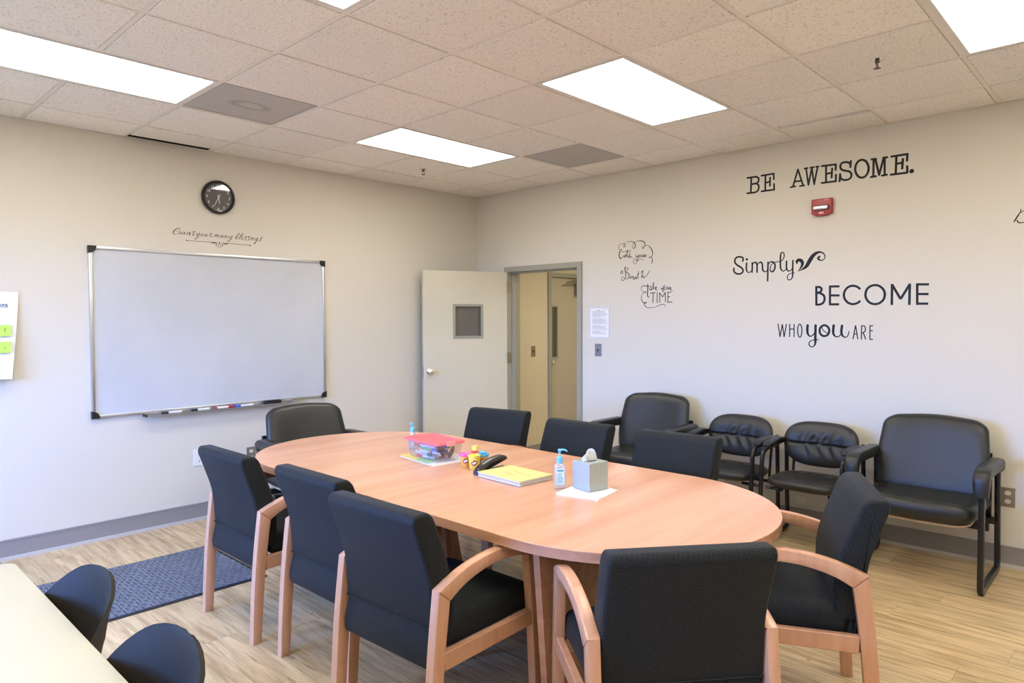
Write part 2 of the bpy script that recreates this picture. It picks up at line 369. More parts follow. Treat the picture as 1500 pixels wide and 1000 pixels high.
DECALS = {
 'simply': [
  [(1,[(-3018,1997,13.7),(-3023,2011,13.7),(-3016,2025,13.7),(-2993,2032,13.8),(-2968,2028,13.8),(-2954,2010,13.9),(-2957,1986,13.9),(-2977,1966,13.8),(-3005,1948,13.7),(-3022,1926,13.7),(-3014,1905,13.7),(-2988,1897,13.8),(-2960,1905,13.8),(-2946,1925,13.9),(-2947,1943,13.9)])],
  [(1,[(-3052,2008,19.6),(-3052,2008,19.6)]),(1,[(-3051,1979,13.1),(-3049,1948,13.1),(-3050,1924,12),(-3061,1908,8.7),(-3075,1906,7.6),(-3089,1917,5.4)])],
  [(1,[(-3096,1978,12.9),(-3097,1951,12.9),(-3095,1906,13)]),(1,[(-3095,1951,6.5),(-3105,1974,8.6),(-3121,1981,12.9),(-3132,1969,12.9),(-3135,1949,12.9),(-3135,1904,12.9)]),(1,[(-3135,1949,6.4),(-3146,1972,8.5),(-3164,1979,12.8),(-3175,1967,12.7),(-3178,1941,12.7),(-3181,1918,12.7),(-3195,1904,8.5),(-3208,1908,7.4),(-3220,1923,5.3)])],
  [(0,[(-3221,1975,12.6),(-3220,1903,12.6),(-3219,1835,12.6)]),(1,[(-3219,1947,6.3),(-3234,1973,8.4),(-3255,1976,12.6),(-3273,1959,12.5),(-3274,1926,12.5),(-3259,1903,12.5),(-3242,1907,9.4),(-3238,1928,7.3),(-3247,1956,6.3),(-3268,1970,6.3),(-3294,1975,6.2),(-3315,1974,6.2)])],
  [(1,[(-3323,1978,6.2),(-3338,1994,7.2),(-3345,2019,8.2),(-3338,2040,8.2),(-3325,2042,9.3),(-3317,2021,12.4),(-3316,1970,12.4),(-3318,1928,12.4),(-3329,1907,9.3),(-3342,1902,7.2),(-3359,1916,6.1)])],
  [(1,[(-3363,1974,12.3),(-3362,1941,12.3),(-3364,1918,12.3),(-3375,1901,9.2),(-3393,1903,7.1),(-3407,1921,6.1)]),(1,[(-3410,1977,12.2),(-3409,1918,12.2),(-3409,1867,11.2),(-3401,1842,8.1),(-3383,1833,7.1),(-3370,1846,7.2),(-3373,1869,6.6),(-3390,1881,6.1),(-3421,1885,6.1)])],
  [(1,[(-3442,1953,10.1),(-3439,1968,20.2),(-3455,1978,24.1),(-3475,1968,24),(-3480,1947,21),(-3471,1925,14),(-3448,1895,2)]),(1,[(-3448,1894,1.5),(-3478,1907,11),(-3508,1928,24.9),(-3532,1967,29.7),(-3553,2000,27.6),(-3580,2021,20.6),(-3609,2025,12.7),(-3633,2010,8.7),(-3640,1987,6.8),(-3628,1968,6.8),(-3607,1967,9.7),(-3592,1980,15.6),(-3602,1994,13.7)])],
 ],
 'who': [
  [(0,[(-3302,1506,8.3),(-3318,1405,8.3)]),(0,[(-3318,1405,8.3),(-3335,1503,8.3)]),(0,[(-3335,1503,8.3),(-3349,1405,8.2)]),(0,[(-3349,1405,8.2),(-3366,1504,8.2)])],
  [(0,[(-3391,1504,8.2),(-3390,1406,8.2)]),(0,[(-3423,1504,8.1),(-3423,1406,8.1)]),(0,[(-3391,1466,8.2),(-3423,1466,8.1)])],
  [(1,[(-3481,1454,8),(-3480,1439,8),(-3478,1426,8),(-3475,1415,8),(-3470,1408,8),(-3466,1406,8.1),(-3461,1408,8.1),(-3457,1415,8.1),(-3453,1426,8.1),(-3451,1439,8.1),(-3450,1454,8.1),(-3450,1469,8.1),(-3452,1483,8.1),(-3456,1494,8.1),(-3460,1501,8.1),(-3465,1503,8),(-3470,1501,8),(-3474,1494,8),(-3478,1483,8),(-3480,1469,8),(-3481,1454,8)])],
  [(1,[(-3522,1494,18),(-3520,1460,18.1),(-3524,1432,15.9),(-3540,1414,9.5),(-3560,1423,8.4),(-3578,1450,7.3)]),(1,[(-3579,1494,17.8),(-3578,1445,17.8),(-3578,1391,17.9),(-3577,1359,13.7),(-3566,1341,8.4),(-3551,1336,7.4),(-3534,1350,8.5),(-3537,1372,7.4),(-3561,1387,6.3),(-3599,1390,6.3)])],
  [(1,[(-3675,1456,15.4),(-3673,1444,15.4),(-3669,1433,15.5),(-3661,1424,15.5),(-3652,1419,15.5),(-3642,1417,15.5),(-3631,1418,15.6),(-3622,1424,15.6),(-3614,1432,15.6),(-3609,1443,15.6),(-3608,1455,15.6),(-3609,1468,15.6),(-3614,1479,15.6),(-3621,1487,15.6),(-3630,1493,15.6),(-3641,1495,15.5),(-3651,1493,15.5),(-3661,1487,15.5),(-3668,1479,15.4),(-3673,1468,15.4),(-3675,1456,15.4)]),(1,[(-3622,1493,6.2),(-3629,1464,6.2),(-3645,1448,6.2),(-3665,1439,6.2)])],
  [(1,[(-3705,1494,17.4),(-3702,1456,17.4),(-3705,1431,15.3),(-3721,1414,9.2),(-3743,1417,8.1),(-3757,1438,6.1)]),(1,[(-3762,1492,17.2),(-3758,1451,17.2),(-3765,1423,14.1),(-3785,1410,8),(-3802,1423,7),(-3809,1452,6)])],
  [(0,[(-3836,1397,7.5),(-3852,1496,7.4)]),(0,[(-3852,1496,7.4),(-3868,1397,7.4)]),(0,[(-3841,1434,7.5),(-3864,1434,7.4)])],
  [(0,[(-3892,1496,7.4),(-3891,1396,7.4)]),(1,[(-3892,1492,7.4),(-3909,1491,7.3),(-3916,1476,7.3),(-3914,1455,7.3),(-3903,1445,7.4),(-3893,1443,7.4)]),(0,[(-3903,1444,7.4),(-3920,1396,7.3)])],
  [(0,[(-3946,1496,7.3),(-3946,1396,7.3)]),(0,[(-3946,1492,7.3),(-3966,1493,7.3)]),(0,[(-3946,1458,7.3),(-3965,1458,7.3)]),(0,[(-3946,1398,7.3),(-3966,1398,7.3)])],
 ],
 'become': [
  [(0,[(-3581,1781,16.1),(-3583,1638,16.2)]),(1,[(-3581,1773,16.1),(-3606,1772,16.1),(-3619,1755,16),(-3609,1737,16.1),(-3582,1732,16.2)]),(1,[(-3582,1730,16.2),(-3608,1728,16.1),(-3634,1711,16),(-3640,1684,16),(-3630,1658,16),(-3607,1646,16.1),(-3583,1646,16.2)])],
  [(0,[(-3677,1782,15.8),(-3678,1639,15.8)]),(0,[(-3677,1774,15.8),(-3742,1773,15.6)]),(0,[(-3678,1710,15.8),(-3743,1708,15.6)]),(0,[(-3678,1646,15.8),(-3741,1645,15.6)])],
  [(1,[(-3876,1752,15.8),(-3865,1762,15.8),(-3852,1769,15.9),(-3838,1773,15.9),(-3824,1773,15.9),(-3810,1770,16),(-3797,1763,16),(-3787,1753,16.1),(-3779,1740,16.1),(-3774,1726,16.1),(-3772,1711,16.1),(-3774,1695,16.1),(-3779,1681,16.1),(-3788,1668,16.1),(-3798,1657,16),(-3811,1650,16),(-3825,1645,16),(-3839,1645,15.9),(-3853,1648,15.9),(-3866,1654,15.8),(-3877,1663,15.8)])],
  [(1,[(-4037,1706,15.8),(-4034,1686,15.8),(-4026,1668,15.9),(-4012,1654,15.9),(-3996,1645,16),(-3977,1642,16),(-3958,1645,16.1),(-3940,1655,16.1),(-3926,1670,16.2),(-3917,1689,16.2),(-3914,1709,16.2),(-3917,1729,16.2),(-3925,1748,16.2),(-3939,1762,16.1),(-3956,1770,16.1),(-3975,1773,16),(-3994,1769,16),(-4011,1759,15.9),(-4025,1744,15.8),(-4034,1726,15.8),(-4037,1706,15.8)])],
  [(0,[(-4081,1634,16.2),(-4081,1777,16.2)]),(0,[(-4081,1772,16.2),(-4134,1673,16)]),(0,[(-4134,1673,16),(-4188,1771,15.8)]),(0,[(-4188,1775,15.8),(-4187,1632,15.9)])],
  [(0,[(-4232,1776,15.7),(-4234,1631,15.7)]),(0,[(-4232,1768,15.7),(-4301,1766,15.5)]),(0,[(-4233,1704,15.7),(-4299,1702,15.5)]),(0,[(-4234,1640,15.7),(-4298,1639,15.5)])],
 ],
 'awesome': [
  [(0,[(-3052,2639,14.1),(-3122,2639,13.9)]),(1,[(-3119,2639,13.9),(-3141,2626,13.9),(-3140,2599,13.9),(-3122,2588,13.9),(-3087,2586,14)]),(0,[(-3084,2638,14),(-3081,2523,14.1)]),(1,[(-3087,2586,14),(-3125,2586,13.9),(-3143,2567,13.9),(-3142,2540,13.9),(-3124,2522,13.9),(-3087,2520,14),(-3052,2521,14.1)])],
  [(0,[(-3165,2640,13.8),(-3260,2642,13.6)]),(0,[(-3260,2642,13.6),(-3261,2600,13.6)]),(0,[(-3196,2638,13.7),(-3195,2524,13.7)]),(0,[(-3197,2581,13.7),(-3231,2586,13.6)]),(0,[(-3232,2615,13.6),(-3231,2555,13.6)]),(0,[(-3166,2521,13.8),(-3262,2521,13.6)]),(0,[(-3264,2520,13.6),(-3263,2564,13.6)])],
  [(0,[(-3441,2646,13.1),(-3406,2526,13.2)]),(0,[(-3441,2646,13.1),(-3480,2522,13)]),(0,[(-3418,2560,13.2),(-3469,2559,13)]),(0,[(-3389,2522,13.2),(-3422,2525,13.1)]),(0,[(-3457,2522,13),(-3488,2522,13)])],
  [(0,[(-3500,2645,12.9),(-3518,2522,12.9)]),(0,[(-3518,2522,12.9),(-3541,2641,12.8)]),(0,[(-3541,2641,12.8),(-3559,2521,12.8)]),(0,[(-3559,2521,12.8),(-3582,2643,12.7)]),(0,[(-3490,2645,13),(-3510,2645,12.9)]),(0,[(-3530,2645,12.9),(-3555,2645,12.8)]),(0,[(-3571,2645,12.8),(-3588,2645,12.7)])],
  [(0,[(-3612,2644,14.5),(-3708,2641,14.2)]),(0,[(-3708,2641,14.2),(-3707,2603,14.2)]),(0,[(-3641,2643,14.4),(-3642,2526,14.4)]),(0,[(-3641,2583,14.4),(-3681,2587,14.3)]),(0,[(-3683,2616,14.3),(-3680,2553,14.3)]),(0,[(-3612,2523,14.5),(-3707,2522,14.2)]),(0,[(-3710,2521,14.2),(-3709,2567,14.2)])],
  [(0,[(-3808,2648,14.8),(-3806,2608,14.8)]),(1,[(-3807,2626,14.8),(-3792,2641,14.9),(-3770,2647,14.9),(-3747,2642,15),(-3739,2621,15),(-3747,2599,15),(-3771,2587,14.9),(-3797,2578,14.9),(-3813,2558,14.8),(-3808,2532,14.8),(-3789,2522,14.9),(-3763,2523,15),(-3744,2537,15),(-3738,2558,15)]),(0,[(-3738,2567,15),(-3735,2518,15)])],
  [(1,[(-3924,2575,15.3),(-3921,2557,15.3),(-3914,2541,15.3),(-3904,2529,15.4),(-3892,2523,15.4),(-3878,2523,15.5),(-3865,2529,15.5),(-3854,2540,15.5),(-3845,2556,15.6),(-3839,2574,15.6),(-3838,2593,15.6),(-3841,2612,15.6),(-3848,2628,15.6),(-3858,2639,15.5),(-3871,2645,15.5),(-3884,2645,15.4),(-3897,2639,15.4),(-3909,2628,15.4),(-3917,2612,15.3),(-3923,2594,15.3),(-3924,2575,15.3)])],
  [(0,[(-3956,2637,14.4),(-3955,2520,14.4)]),(0,[(-3943,2639,14.4),(-3971,2637,14.3)]),(0,[(-3967,2635,14.3),(-3992,2525,14.2)]),(0,[(-3992,2525,14.2),(-4019,2638,14.2)]),(0,[(-4025,2637,14.1),(-4026,2520,14.1)]),(0,[(-4017,2637,14.2),(-4040,2637,14.1)]),(0,[(-3940,2518,14.4),(-3972,2519,14.3)]),(0,[(-4010,2518,14.2),(-4040,2519,14.1)])],
  [(0,[(-4067,2637,14.8),(-4164,2638,14.5)]),(0,[(-4163,2637,14.5),(-4161,2595,14.5)]),(0,[(-4097,2633,14.8),(-4094,2519,14.8)]),(0,[(-4096,2583,14.8),(-4134,2586,14.6)]),(0,[(-4136,2609,14.6),(-4133,2547,14.6)]),(0,[(-4065,2516,14.9),(-4162,2515,14.5)]),(0,[(-4164,2515,14.5),(-4163,2557,14.5)])],
  [(1,[(-4190,2521,28.9),(-4190,2521,28.9)])],
 ],
 'catch': [
  [(1,[(-1860,2168,4.7),(-1851,2190,4.7),(-1860,2213,3.8),(-1891,2223,3.3),(-1914,2215,5.6),(-1919,2200,7.5),(-1909,2190,4.7),(-1899,2201,3.8),(-1909,2219,3.3),(-1947,2233,3.3),(-1987,2234,4.6),(-2017,2219,7.4),(-2027,2193,8.3),(-2012,2171,6.4),(-1996,2181,3.7),(-1996,2202,3.2),(-2012,2220,3.2),(-2047,2232,3.7),(-2086,2231,6.4),(-2116,2218,8.1),(-2128,2196,6.3),(-2123,2176,3.6),(-2106,2164,6.3),(-2101,2175,5.4),(-2121,2186,3.2),(-2154,2184,3.6),(-2183,2163,7.1),(-2200,2131,8),(-2202,2102,6.2),(-2191,2084,3.6),(-2172,2077,6.3),(-2169,2083,3.6),(-2191,2088,3.1),(-2200,2069,5.3),(-2200,2048,7.1),(-2192,2030,7.1)])],
  [(1,[(-1889,2166,5.6),(-1876,2171,5.7),(-1861,2150,8.5),(-1855,2117,9.5),(-1868,2090,8.5),(-1886,2097,5.6),(-1904,2115,3.8)]),(1,[(-1873,2145,3.8),(-1891,2150,3.8),(-1947,2146,3.7)]),(1,[(-1921,2121,5.6),(-1908,2109,5.6),(-1909,2098,5.6),(-1924,2108,5.6),(-1928,2122,5.6),(-1928,2099,5.6)]),(1,[(-1945,2162,6.5),(-1938,2120,7.5),(-1941,2099,5.6)]),(1,[(-1932,2148,4.7),(-1980,2155,4.6)]),(1,[(-1960,2114,5.6),(-1950,2100,5.6),(-1966,2094,5.6)]),(1,[(-1971,2138,5.6),(-1968,2095,5.6),(-1980,2102,5.6),(-1995,2087,3.7)])],
  [(1,[(-2032,2113,5.5),(-2035,2092,5.5),(-2052,2099,5.5)]),(1,[(-2059,2113,6.4),(-2053,2078,6.4),(-2042,2045,3.7),(-2023,2032,3.7),(-2005,2048,3.7),(-2008,2068,3.7),(-2027,2080,3.7),(-2042,2068,3.7),(-2027,2055,3.7)]),(1,[(-2032,2058,3.7),(-2062,2067,3.7),(-2092,2072,3.6),(-2111,2062,3.6)]),(1,[(-2073,2107,5.5),(-2064,2094,5.5),(-2077,2091,5.5),(-2081,2102,5.5),(-2073,2107,5.5)]),(1,[(-2091,2109,5.4),(-2090,2093,5.4),(-2104,2092,5.4),(-2107,2110,5.4),(-2110,2090,5.4)]),(1,[(-2117,2107,5.4),(-2119,2090,5.4),(-2127,2106,5.4),(-2139,2102,5.4),(-2134,2090,5.4),(-2126,2091,5.4)])],
  [(1,[(-1886,1982,6.1),(-1873,1966,6.1),(-1881,1952,6.1),(-1894,1964,6.1),(-1889,1980,6.1)]),(1,[(-1922,2012,8.4),(-1917,1993,8.4),(-1925,1959,8.4),(-1927,1929,7.5),(-1920,1908,5.6),(-1899,1892,5.6),(-1881,1905,4.7),(-1889,1924,3.8),(-1909,1921,4.7),(-1907,1910,4.7)]),(1,[(-1914,1998,3.7),(-1940,2005,4.7),(-1950,1991,5.6),(-1932,1967,4.7),(-1958,1949,7.4),(-1959,1915,7.4),(-1937,1905,4.7),(-1920,1912,3.7)])],
  [(1,[(-1972,1922,5.6),(-1980,1904,5.6),(-1987,1926,5.6),(-2003,1920,5.5)]),(1,[(-2002,1910,5.5),(-2010,1922,5.5),(-2002,1920,5.5),(-2002,1902,5.5),(-2018,1901,5.5)]),(1,[(-2032,1918,5.5),(-2020,1908,5.5),(-2025,1900,5.5),(-2038,1917,5.5),(-2040,1899,5.5)]),(1,[(-2060,1965,6.4),(-2053,1919,7.3),(-2058,1900,5.5)]),(1,[(-2043,1936,3.7),(-2072,1943,3.6)]),(1,[(-2084,1955,4.5),(-2106,1968,7.2),(-2098,1942,6.4),(-2092,1904,6.4),(-2102,1925,3.6),(-2115,1920,6.3),(-2111,1906,5.4),(-2131,1915,5.4),(-2155,1939,5.4),(-2174,1965,5.4)])],
 ],
 'take': [
  [(1,[(-2197,1833,4.5),(-2173,1828,4.5),(-2142,1832,6.4),(-2114,1838,6.5),(-2093,1828,5.2),(-2088,1814,4.5),(-2096,1795,3.9),(-2114,1780,3.9),(-2131,1775,4.5),(-2138,1782,4.5),(-2128,1787,4.5),(-2114,1778,3.9),(-2093,1756,3.9),(-2088,1727,5.2),(-2095,1706,6.5),(-2111,1690,7.1),(-2132,1684,6.5),(-2144,1693,4.5),(-2132,1694,4.5),(-2121,1681,6.5),(-2125,1663,6.5),(-2146,1648,5.2),(-2180,1643,4.5),(-2224,1648,3.8),(-2265,1661,5),(-2299,1672,5.6),(-2319,1670,4.4),(-2327,1660,3.7),(-2322,1651,4.4)])],
  [(1,[(-2155,1847,9.6),(-2155,1796,9.6),(-2152,1755,9),(-2159,1737,7.1),(-2168,1737,4.5),(-2173,1745,3.2)])],
  [(1,[(-2193,1819,6.4),(-2178,1816,4.5),(-2174,1802,5.1),(-2186,1797,6.4),(-2195,1810,6.4),(-2198,1796,6.4)]),(1,[(-2212,1859,8.9),(-2209,1830,8.3),(-2206,1811,6.4)]),(1,[(-2226,1824,5.7),(-2208,1812,5.7),(-2224,1805,5.7)]),(1,[(-2232,1805,5.7),(-2245,1815,5.7),(-2236,1823,5.7),(-2231,1804,5.7),(-2241,1794,5.7),(-2251,1798,5.7)])],
  [(1,[(-2283,1814,4.4),(-2291,1800,6.9),(-2302,1808,4.4)]),(1,[(-2309,1825,8.1),(-2307,1791,8.8),(-2303,1773,5)]),(1,[(-2321,1836,5),(-2324,1820,5),(-2320,1800,5),(-2330,1792,5),(-2339,1802,5),(-2333,1816,5)]),(1,[(-2346,1821,6.2),(-2348,1806,6.2),(-2356,1800,6.2)]),(1,[(-2363,1819,6.2),(-2360,1801,6.2),(-2371,1799,6.2),(-2378,1817,6.2),(-2385,1789,6.2),(-2401,1785,3.1)])],
  [(0,[(-2181,1771,7),(-2229,1773,7)]),(0,[(-2209,1771,7),(-2206,1687,7)])],
  [(0,[(-2250,1776,6.9),(-2249,1686,7)])],
  [(0,[(-2275,1688,6.9),(-2273,1772,6.9)]),(0,[(-2273,1771,6.9),(-2302,1735,6.9)]),(0,[(-2302,1735,6.9),(-2327,1772,6.9)]),(0,[(-2328,1772,6.9),(-2331,1689,6.9)])],
  [(0,[(-2353,1773,6.8),(-2354,1688,6.8)]),(0,[(-2350,1772,6.8),(-2385,1773,6.8)]),(0,[(-2355,1735,6.8),(-2371,1734,6.8)]),(0,[(-2352,1689,6.8),(-2396,1690,6.8)])],
 ],
 'count': [
  [(1,[(-3128,2222,2.5),(-3113,2226,2.5),(-3102,2240,4.1),(-3110,2247,4.1),(-3125,2242,5.6),(-3143,2226,7.1),(-3153,2210,7),(-3148,2198,4.5),(-3134,2200,3),(-3116,2206,2.5),(-3110,2210,2)])],
  [(1,[(-3097,2220,4.1),(-3109,2212,4.1),(-3109,2203,4.1),(-3101,2203,4.1),(-3093,2212,4.1),(-3097,2220,4.1)]),(1,[(-3080,2223,4.1),(-3088,2208,4.1),(-3084,2203,4.1),(-3074,2210,4.1),(-3066,2223,4.1),(-3071,2206,4.1),(-3064,2203,4.1)]),(1,[(-3046,2222,4.1),(-3055,2201,4.1)]),(1,[(-3054,2205,2.1),(-3036,2221,3.1),(-3032,2218,4.1),(-3038,2201,4.1)]),(1,[(-3025,2222,4.1),(-3032,2202,4.1),(-3023,2201,2.1)]),(1,[(-2994,2235,4.7),(-3010,2205,5.2),(-3005,2201,4.2),(-2994,2209,2.1)]),(1,[(-3014,2227,2.6),(-2987,2230,2.6)])],
  [(1,[(-2977,2220,4.2),(-2983,2205,4.2),(-2977,2202,4.2),(-2960,2222,4.2)]),(1,[(-2955,2223,4.2),(-2969,2197,4.2),(-2983,2175,4.7),(-2993,2174,4.2),(-2989,2185,2.1),(-2969,2196,2.1),(-2951,2207,2.1)]),(1,[(-2940,2219,4.2),(-2947,2206,4.2),(-2941,2200,4.2),(-2931,2211,4.2),(-2934,2220,4.2),(-2940,2219,4.2)]),(1,[(-2916,2219,4.2),(-2922,2205,4.2),(-2915,2202,4.2),(-2900,2220,4.2),(-2905,2204,4.2),(-2894,2201,2.1)]),(1,[(-2887,2209,2.1),(-2872,2228,4.3),(-2864,2225,4.3),(-2876,2206,4.3),(-2866,2202,4.3),(-2858,2212,2.1)])],
  [(1,[(-2835,2222,4.3),(-2843,2204,4.3)]),(1,[(-2841,2208,2.1),(-2827,2222,4.3),(-2824,2219,4.3),(-2830,2204,4.3)]),(1,[(-2827,2209,2.2),(-2813,2222,4.3),(-2809,2220,4.3),(-2816,2203,4.3),(-2808,2201,2.2)]),(1,[(-2783,2222,4.3),(-2796,2211,4.3),(-2795,2203,4.3),(-2781,2213,4.3),(-2772,2223,4.4),(-2780,2206,4.3),(-2771,2200,2.2)]),(1,[(-2756,2221,4.4),(-2765,2202,4.4)]),(1,[(-2763,2208,2.2),(-2748,2221,4.4),(-2744,2218,4.4),(-2750,2202,4.4),(-2739,2200,2.2)]),(1,[(-2728,2220,4.4),(-2732,2208,4.4),(-2723,2206,4.4),(-2706,2223,4.4)]),(1,[(-2695,2226,4.4),(-2710,2200,5),(-2727,2178,4.4),(-2740,2176,4.4),(-2735,2186,2.2),(-2715,2194,2.2),(-2701,2204,2.2)])],
  [(1,[(-2676,2207,2.2),(-2650,2232,2.8),(-2640,2247,4.2),(-2647,2248,4.2),(-2662,2229,5),(-2673,2209,5),(-2668,2201,4.2),(-2657,2209,4.2),(-2662,2218,2.2)]),(1,[(-2651,2208,2.2),(-2619,2235,2.8),(-2609,2248,4.2),(-2616,2249,4.2),(-2631,2231,5),(-2642,2208,5),(-2635,2202,2.2)]),(1,[(-2630,2207,2.2),(-2611,2219,2.8),(-2612,2227,4.2),(-2622,2221,4.5),(-2627,2207,4.5),(-2617,2201,4.2),(-2603,2209,2.3)]),(1,[(-2597,2214,2.3),(-2587,2229,4.2),(-2579,2228,4.2),(-2590,2221,4.2),(-2586,2209,4.2),(-2594,2199,4.2),(-2603,2199,4.2)]),(1,[(-2574,2216,2.3),(-2562,2231,4.3),(-2555,2230,4.3),(-2567,2223,4.2),(-2562,2210,4.3),(-2571,2199,4.2),(-2580,2200,4.2)]),(1,[(-2544,2226,4.3),(-2554,2203,4.3),(-2547,2201,2.3)]),(1,[(-2541,2234,4),(-2541,2234,4)]),(1,[(-2533,2223,4.3),(-2542,2202,4.3)]),(1,[(-2540,2209,2.3),(-2524,2224,4.3),(-2521,2219,4.3),(-2528,2204,4.3),(-2519,2201,2.3)]),(1,[(-2491,2224,4.3),(-2507,2217,4.3),(-2512,2206,4.3),(-2501,2206,4.3),(-2484,2225,4.3),(-2502,2195,5.2),(-2515,2174,5.2),(-2519,2180,2.9),(-2502,2192,2.3),(-2477,2207,2.3)]),(1,[(-2477,2205,2.3),(-2447,2233,4.1),(-2459,2226,4.3),(-2458,2210,4.3),(-2469,2199,4.3),(-2475,2203,4.3)])],
  [(1,[(-3055,2159,12.3),(-3054,2159,12.3)]),(0,[(-3054,2158,3.6),(-2873,2160,3.7)])],
  [(1,[(-2553,2158,13.6),(-2553,2158,13.6)]),(0,[(-2735,2161,3.8),(-2553,2159,4)]),(1,[(-2876,2160,3.7),(-2847,2156,10.7),(-2818,2163,2.2)]),(1,[(-2731,2161,3.3),(-2754,2156,10.9),(-2787,2162,2.2)]),(1,[(-2803,2167,5.9),(-2804,2152,5.9)]),(1,[(-2827,2148,10.8),(-2826,2148,10.8)]),(1,[(-2833,2149,3.2),(-2831,2135,3.2),(-2817,2134,3.2),(-2809,2146,3.2),(-2806,2157,3.2)]),(1,[(-2781,2148,10.9),(-2781,2149,10.9)]),(1,[(-2772,2146,3.3),(-2781,2135,3.3),(-2794,2136,3.3),(-2800,2147,3.2),(-2802,2158,3.2)]),(1,[(-2812,2125,8.6),(-2812,2125,8.6)]),(1,[(-2795,2126,8.7),(-2795,2126,8.7)])],
 ],
 'dee': [
  [(1,[(-4783,2202,4.8),(-4781,2186,4.8),(-4769,2164,7.8),(-4751,2131,7.3)]),(1,[(-4769,2170,3),(-4785,2184,3.6),(-4801,2193,4.2),(-4822,2193,5.4),(-4833,2173,7.7),(-4826,2145,7.1),(-4805,2126,5.4),(-4786,2120,6),(-4771,2125,7.2),(-4765,2138,5.4)])],
 ],
}
def thin_glass():
    m = bpy.data.materials.new('pane_glass'); m.use_nodes = True; nt = m.node_tree; nt.nodes.clear(); N = nt.nodes.new; L = nt.links.new
    o = N('ShaderNodeOutputMaterial'); t = N('ShaderNodeBsdfTransparent'); g = N('ShaderNodeBsdfGlossy'); g.inputs['Roughness'].default_value = .03
    mx = N('ShaderNodeMixShader'); mx.inputs[0].default_value = .07; L(t.outputs[0], mx.inputs[1]); L(g.outputs[0], mx.inputs[2]); L(mx.outputs[0], o.inputs[0])
    return m
M['pane'] = thin_glass()
def tinted(name, col, f=.25, gl=.08, rough=.1):
    m = bpy.data.materials.new(name); m.use_nodes = True; nt = m.node_tree; nt.nodes.clear(); N = nt.nodes.new; L = nt.links.new
    o = N('ShaderNodeOutputMaterial'); t = N('ShaderNodeBsdfTransparent'); d = N('ShaderNodeBsdfDiffuse'); d.inputs[0].default_value = (*col, 1)
    t.inputs[0].default_value = (*[.5+.5*c for c in col], 1)
    g = N('ShaderNodeBsdfGlossy'); g.inputs['Roughness'].default_value = rough
    m1 = N('ShaderNodeMixShader'); m1.inputs[0].default_value = f; L(t.outputs[0], m1.inputs[1]); L(d.outputs[0], m1.inputs[2])
    m2 = N('ShaderNodeMixShader'); m2.inputs[0].default_value = gl; L(m1.outputs[0], m2.inputs[1]); L(g.outputs[0], m2.inputs[2]); L(m2.outputs[0], o.inputs[0])
    return m
# ---------------------------------------------------------------- room shell
X0, Y0, H = -7.30, -7.60, 2.869       # room: x X0..0, y Y0..0
G = .6096; GX, GY = -2.8668, -3.4431  # ceiling grid module and origin
WT = .15; TOP = H+.25
floor = struct('floor', B(((X0-.1, Y0-.1, -.12), (0, .1, -.006)), ((0, -2.9, -.12), (2.9, .1, -.006))), M['floor_sub'])
plank_w, plank_l = .1829, 1.2192
def plank_mesh():
    bm = B(((.0004, .0004, -.006), (plank_w-.0004, plank_l-.0004, 0)))
    top = [e for e in bm.edges if all(v.co.z > -.001 for v in e.verts)]
    bmesh.ops.bevel(bm, geom=top, offset=.0006, segments=1, affect='EDGES')
    bmesh.ops.recalc_face_normals(bm, faces=bm.faces[:])
    me = bpy.data.meshes.new('plank'); bm.to_mesh(me); bm.free(); me.materials.append(M['plank']); return me
pm = plank_mesh()
for i in range(int(-X0/plank_w)+1):
    off = (i*0.437 % 1)*plank_l
    y = 0.0-off if False else -off
    ys = []
    t = plank_l-off
    while t > Y0: ys.append(t-plank_l); t -= plank_l
    for y in ys:
        if y+plank_l > 0.02 or y < Y0-.01:      # cut pieces at the walls
            a, b = max(y, Y0), min(y+plank_l, 0)
            if b-a < .03: continue
            o = obj('plank', B(((.0004, 0.0004, -.006), (plank_w-.0004, b-a-.0004, 0))), M['plank'], floor)
            o.location = (-(i+1)*plank_w, a, 0)
        else:
            o = bpy.data.objects.new('plank', pm); COL.objects.link(o); o.parent = floor; o.location = (-(i+1)*plank_w, y, 0)
        if -(i+1)*plank_w < X0: o.location.x = X0; o.scale.x = (X0+i*plank_w*-1-X0*2 if False else (-i*plank_w-X0)/plank_w)
# corridor floor: sheet vinyl past the threshold
cf = obj('corridor_floor', B(((.0, -2.9, -.006), (2.75, -.28, 0))), M['plank'], floor)

# walls
WH = H+.003       # walls stop at the grid, the plenum above is coloured dark so gaps read as shade
struct('wall_left', B(((X0-WT, 0, 0), (0, WT, WH))), M['wall'])
DY0, DY1, DH = -1.439, -.430, 2.09   # rough opening (outer edges of the frame)
struct('wall_right', B(((0, DY1-.005, 0), (WT, WT, WH)), ((0, Y0, 0), (WT, DY0+.005, WH)), ((0, DY0+.005, DH-.005), (WT, DY1-.005, WH))), M['wall'])
struct('wall_front', B(((X0-WT, Y0-WT, 0), (WT, Y0, WH))), M['wall'])
bm = bmesh.new()
ys = [Y0]+[v for a, b in sorted(WINDOWS) for v in (a, b)]+[0]
for k in range(0, len(ys)-1, 2): box(bm, (X0-WT, ys[k], 0), (X0, ys[k+1], WH))
for a, b in WINDOWS: box(bm, (X0-WT, a, 0), (X0, b, WZ0)); box(bm, (X0-WT, a, WZ1), (X0, b, WH))
struct('wall_back', bm, M['wall'])
